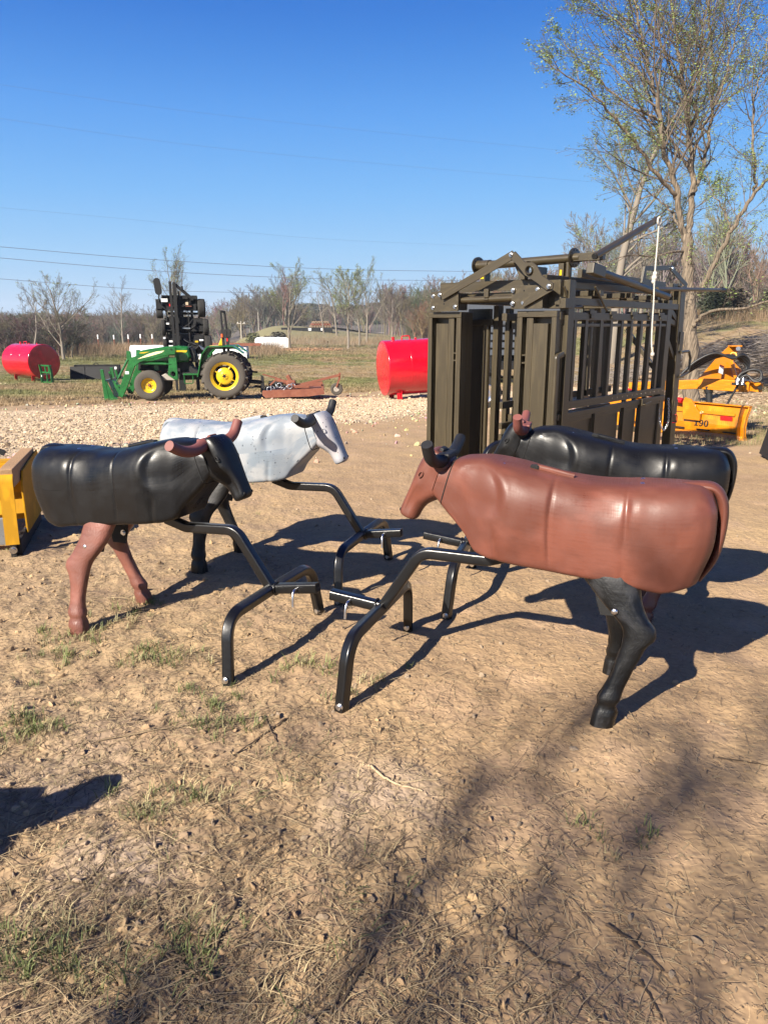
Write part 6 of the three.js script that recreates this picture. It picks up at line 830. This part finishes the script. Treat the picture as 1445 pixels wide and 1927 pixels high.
scatter('brush_grass', 'rough grass around the grader blade and the brush pile', bladesGeo(95, 16, .2, .2, .8), blade, 1500, R => { const D = 9.5 + 22 * R(), a = .40 + .2 * R(), x = a * D; if (fbm(x * .7, D * .7, 2) < -.05) return null; const v = .6 + R() * .6; return { x, z: -D, s: .25 + R() * .45, rot: [0, R() * 6, 0], c: R() < .45 ? [.15 * v, .15 * v, .055 * v] : [.25 * v, .20 * v, .10 * v] }; });
// a leafy heap, fence posts, poles, log pile, far road
scatter('leaf_heap', 'low heap of reddish dead leaves below the slender trees', rock(52, 0), stoneMat, 900, R => { const a = R() * 6.28, r = Math.sqrt(R()), x = -8.2 + 3.4 * r * Math.cos(a), z = -86 + 4 * r * Math.sin(a), s = .08 + .16 * R(), v = .6 + R() * .6; return { x, z, y: s * .3, s: [s, s * .6, s], rot: [R() * 6, R() * 6, R() * 6], c: [.26 * v, .15 * v, .08 * v] }; });
[[150, 84, 1.5], [185, 84, 1.75], [215, 85, 1.7], [242, 86, 1.75], [265, 87, 1.8], [287, 88, 1.8]].forEach(([u, D, h], i) => { const o = thing('fence_post', ['leftmost fence post with a white top in the far weeds', 'second fence post with a white top from the left', 'third fence post with a white top from the left', 'third fence post with a white top from the right', 'second fence post with a white top from the right', 'rightmost fence post with a white top in the far weeds'][i], 'fence post', ground3(u, 640, D), 0, 'fence posts in the far weeds'); part(o, 'post', bx(-.045, .045, -.2, h, -.045, .045), M.rust); part(o, 'white_top', bx(-.055, .055, h - .42, h + .06, -.055, .055), M.white); });
for (const [u, D, top, label, w] of [[157, 150, 627, 'pale utility pole with a crossarm among the weeds at the left', 1.1], [455, 165, 604, 'grey utility pole with a crossarm in front of the grassy hill', .9], [488, 215, 578, 'taller utility pole behind the grassy hill', .6]]) { const g = ground3(u, 640, D), p = at(u, top, 1).sub(camera.position), k = D / -p.z, h = CAM_H + p.y * k - g[1], o = thing('utility_pole', label, 'utility pole', g, .1, 'utility poles'); part(o, 'pole', rod([0, -.3, 0], [0, h, 0], .17, .12, 8), M.greyWood); part(o, 'crossarm', bx(-w, w, h - .62, h - .42, -.22, -.1), M.greyWood); for (const x of [-.8, .8]) part(o, 'insulator', rod([x * w, h - .42, -.16], [x * w, h - .2, -.16], .06), M.white); }
{ const g = ground3(592, 640, 158), o = thing('log_pile', 'stack of reddish logs at the right foot of the grassy hill', 'log pile', g, .2); for (let r = 0; r < 3; r++) for (let k = 0; k < 8 - r; k++) part(o, 'log', rod([(k + r * .5 - 1.2) * .55, .25 + r * .42 + .75, -2], [(k + r * .5 - 1.2) * .55, .25 + r * .42 + .75, 2], .25, .24, 10), r % 2 ? M.rust : SK.mid); part(o, 'dark_retaining_wall', bx(-7, 3.5, -.5, .78, 1.6, 2.4), M.flatBlack); for (const x of [-1.2, 1.4]) part(o, 'white_sign', bx(x - .3, x + .3, .2, .7, 2.42, 2.46, 0), M.white); }
{ const pos = [], idx = [], pts = [[-.10, 175], [-.075, 180], [-.05, 186], [-.03, 196], [-.015, 212], [0.0, 240]]; pts.forEach(([a, D], i) => { for (const q of [-4.5, 4.5]) { const DD = D + q * 1.8, x = a * D; pos.push(x, groundY(x, -DD) + .55, -DD); } if (i) { const k = i * 2; idx.push(k - 2, k, k - 1, k - 1, k, k + 1); } }); const g = new THREE.BufferGeometry(); g.setAttribute('position', new THREE.Float32BufferAttribute(pos, 3)); g.setIndex(idx); g.computeVertexNormals(); structure('road', g, std(.34, .32, .29, .9)); }
{ const pos = [], idx = []; [[-.62, 76], [-.5, 77], [-.42, 78], [-.36, 80], [-.31, 83], [-.27, 86]].forEach(([a, D], i) => { for (const q of [-1.4, 1.4]) { const DD = D + q, x = a * D; pos.push(x, groundY(x, -DD) + .09, -DD); } if (i) { const k = i * 2; idx.push(k - 2, k, k - 1, k - 1, k, k + 1); } }); const g = new THREE.BufferGeometry(); g.setAttribute('position', new THREE.Float32BufferAttribute(pos, 3)); g.setIndex(idx); g.computeVertexNormals(); structure('path', g, std(.36, .28, .18, .95)); }
// overhead wires
for (const [label, pts, r] of [['uppermost of the three low wires across the left sky', [[-60, 459], [300, 489], [620, 506], [900, 511]], .038], ['middle one of the three low wires across the left sky', [[-60, 480], [300, 510], [620, 525], [900, 528]], .038], ['lowest of the three low wires across the left sky', [[-60, 520], [300, 546], [620, 551], [900, 549]], .034], ['topmost faint wire high in the sky', [[-60, 150], [330, 206], [740, 251], [1200, 297]], .013], ['second faint high wire below the topmost one', [[-60, 214], [340, 270], [760, 312], [1200, 349]], .013], ['faintest wire just above the treetops', [[-60, 385], [260, 414], [560, 446], [900, 463]], .011]]) {
  const P = spline(pts.map(([u, v], i) => at(u, v, [118, 132, 150, 175][i])), 40), c = P[0].clone(); single('power_line', label, 'power line', sweep(P.map(p => p.sub(c)), circle(r, 5), { cap: false }), M.wire, c.toArray(), 0, 'power lines across the sky');
}
renderer.render(scene, camera);
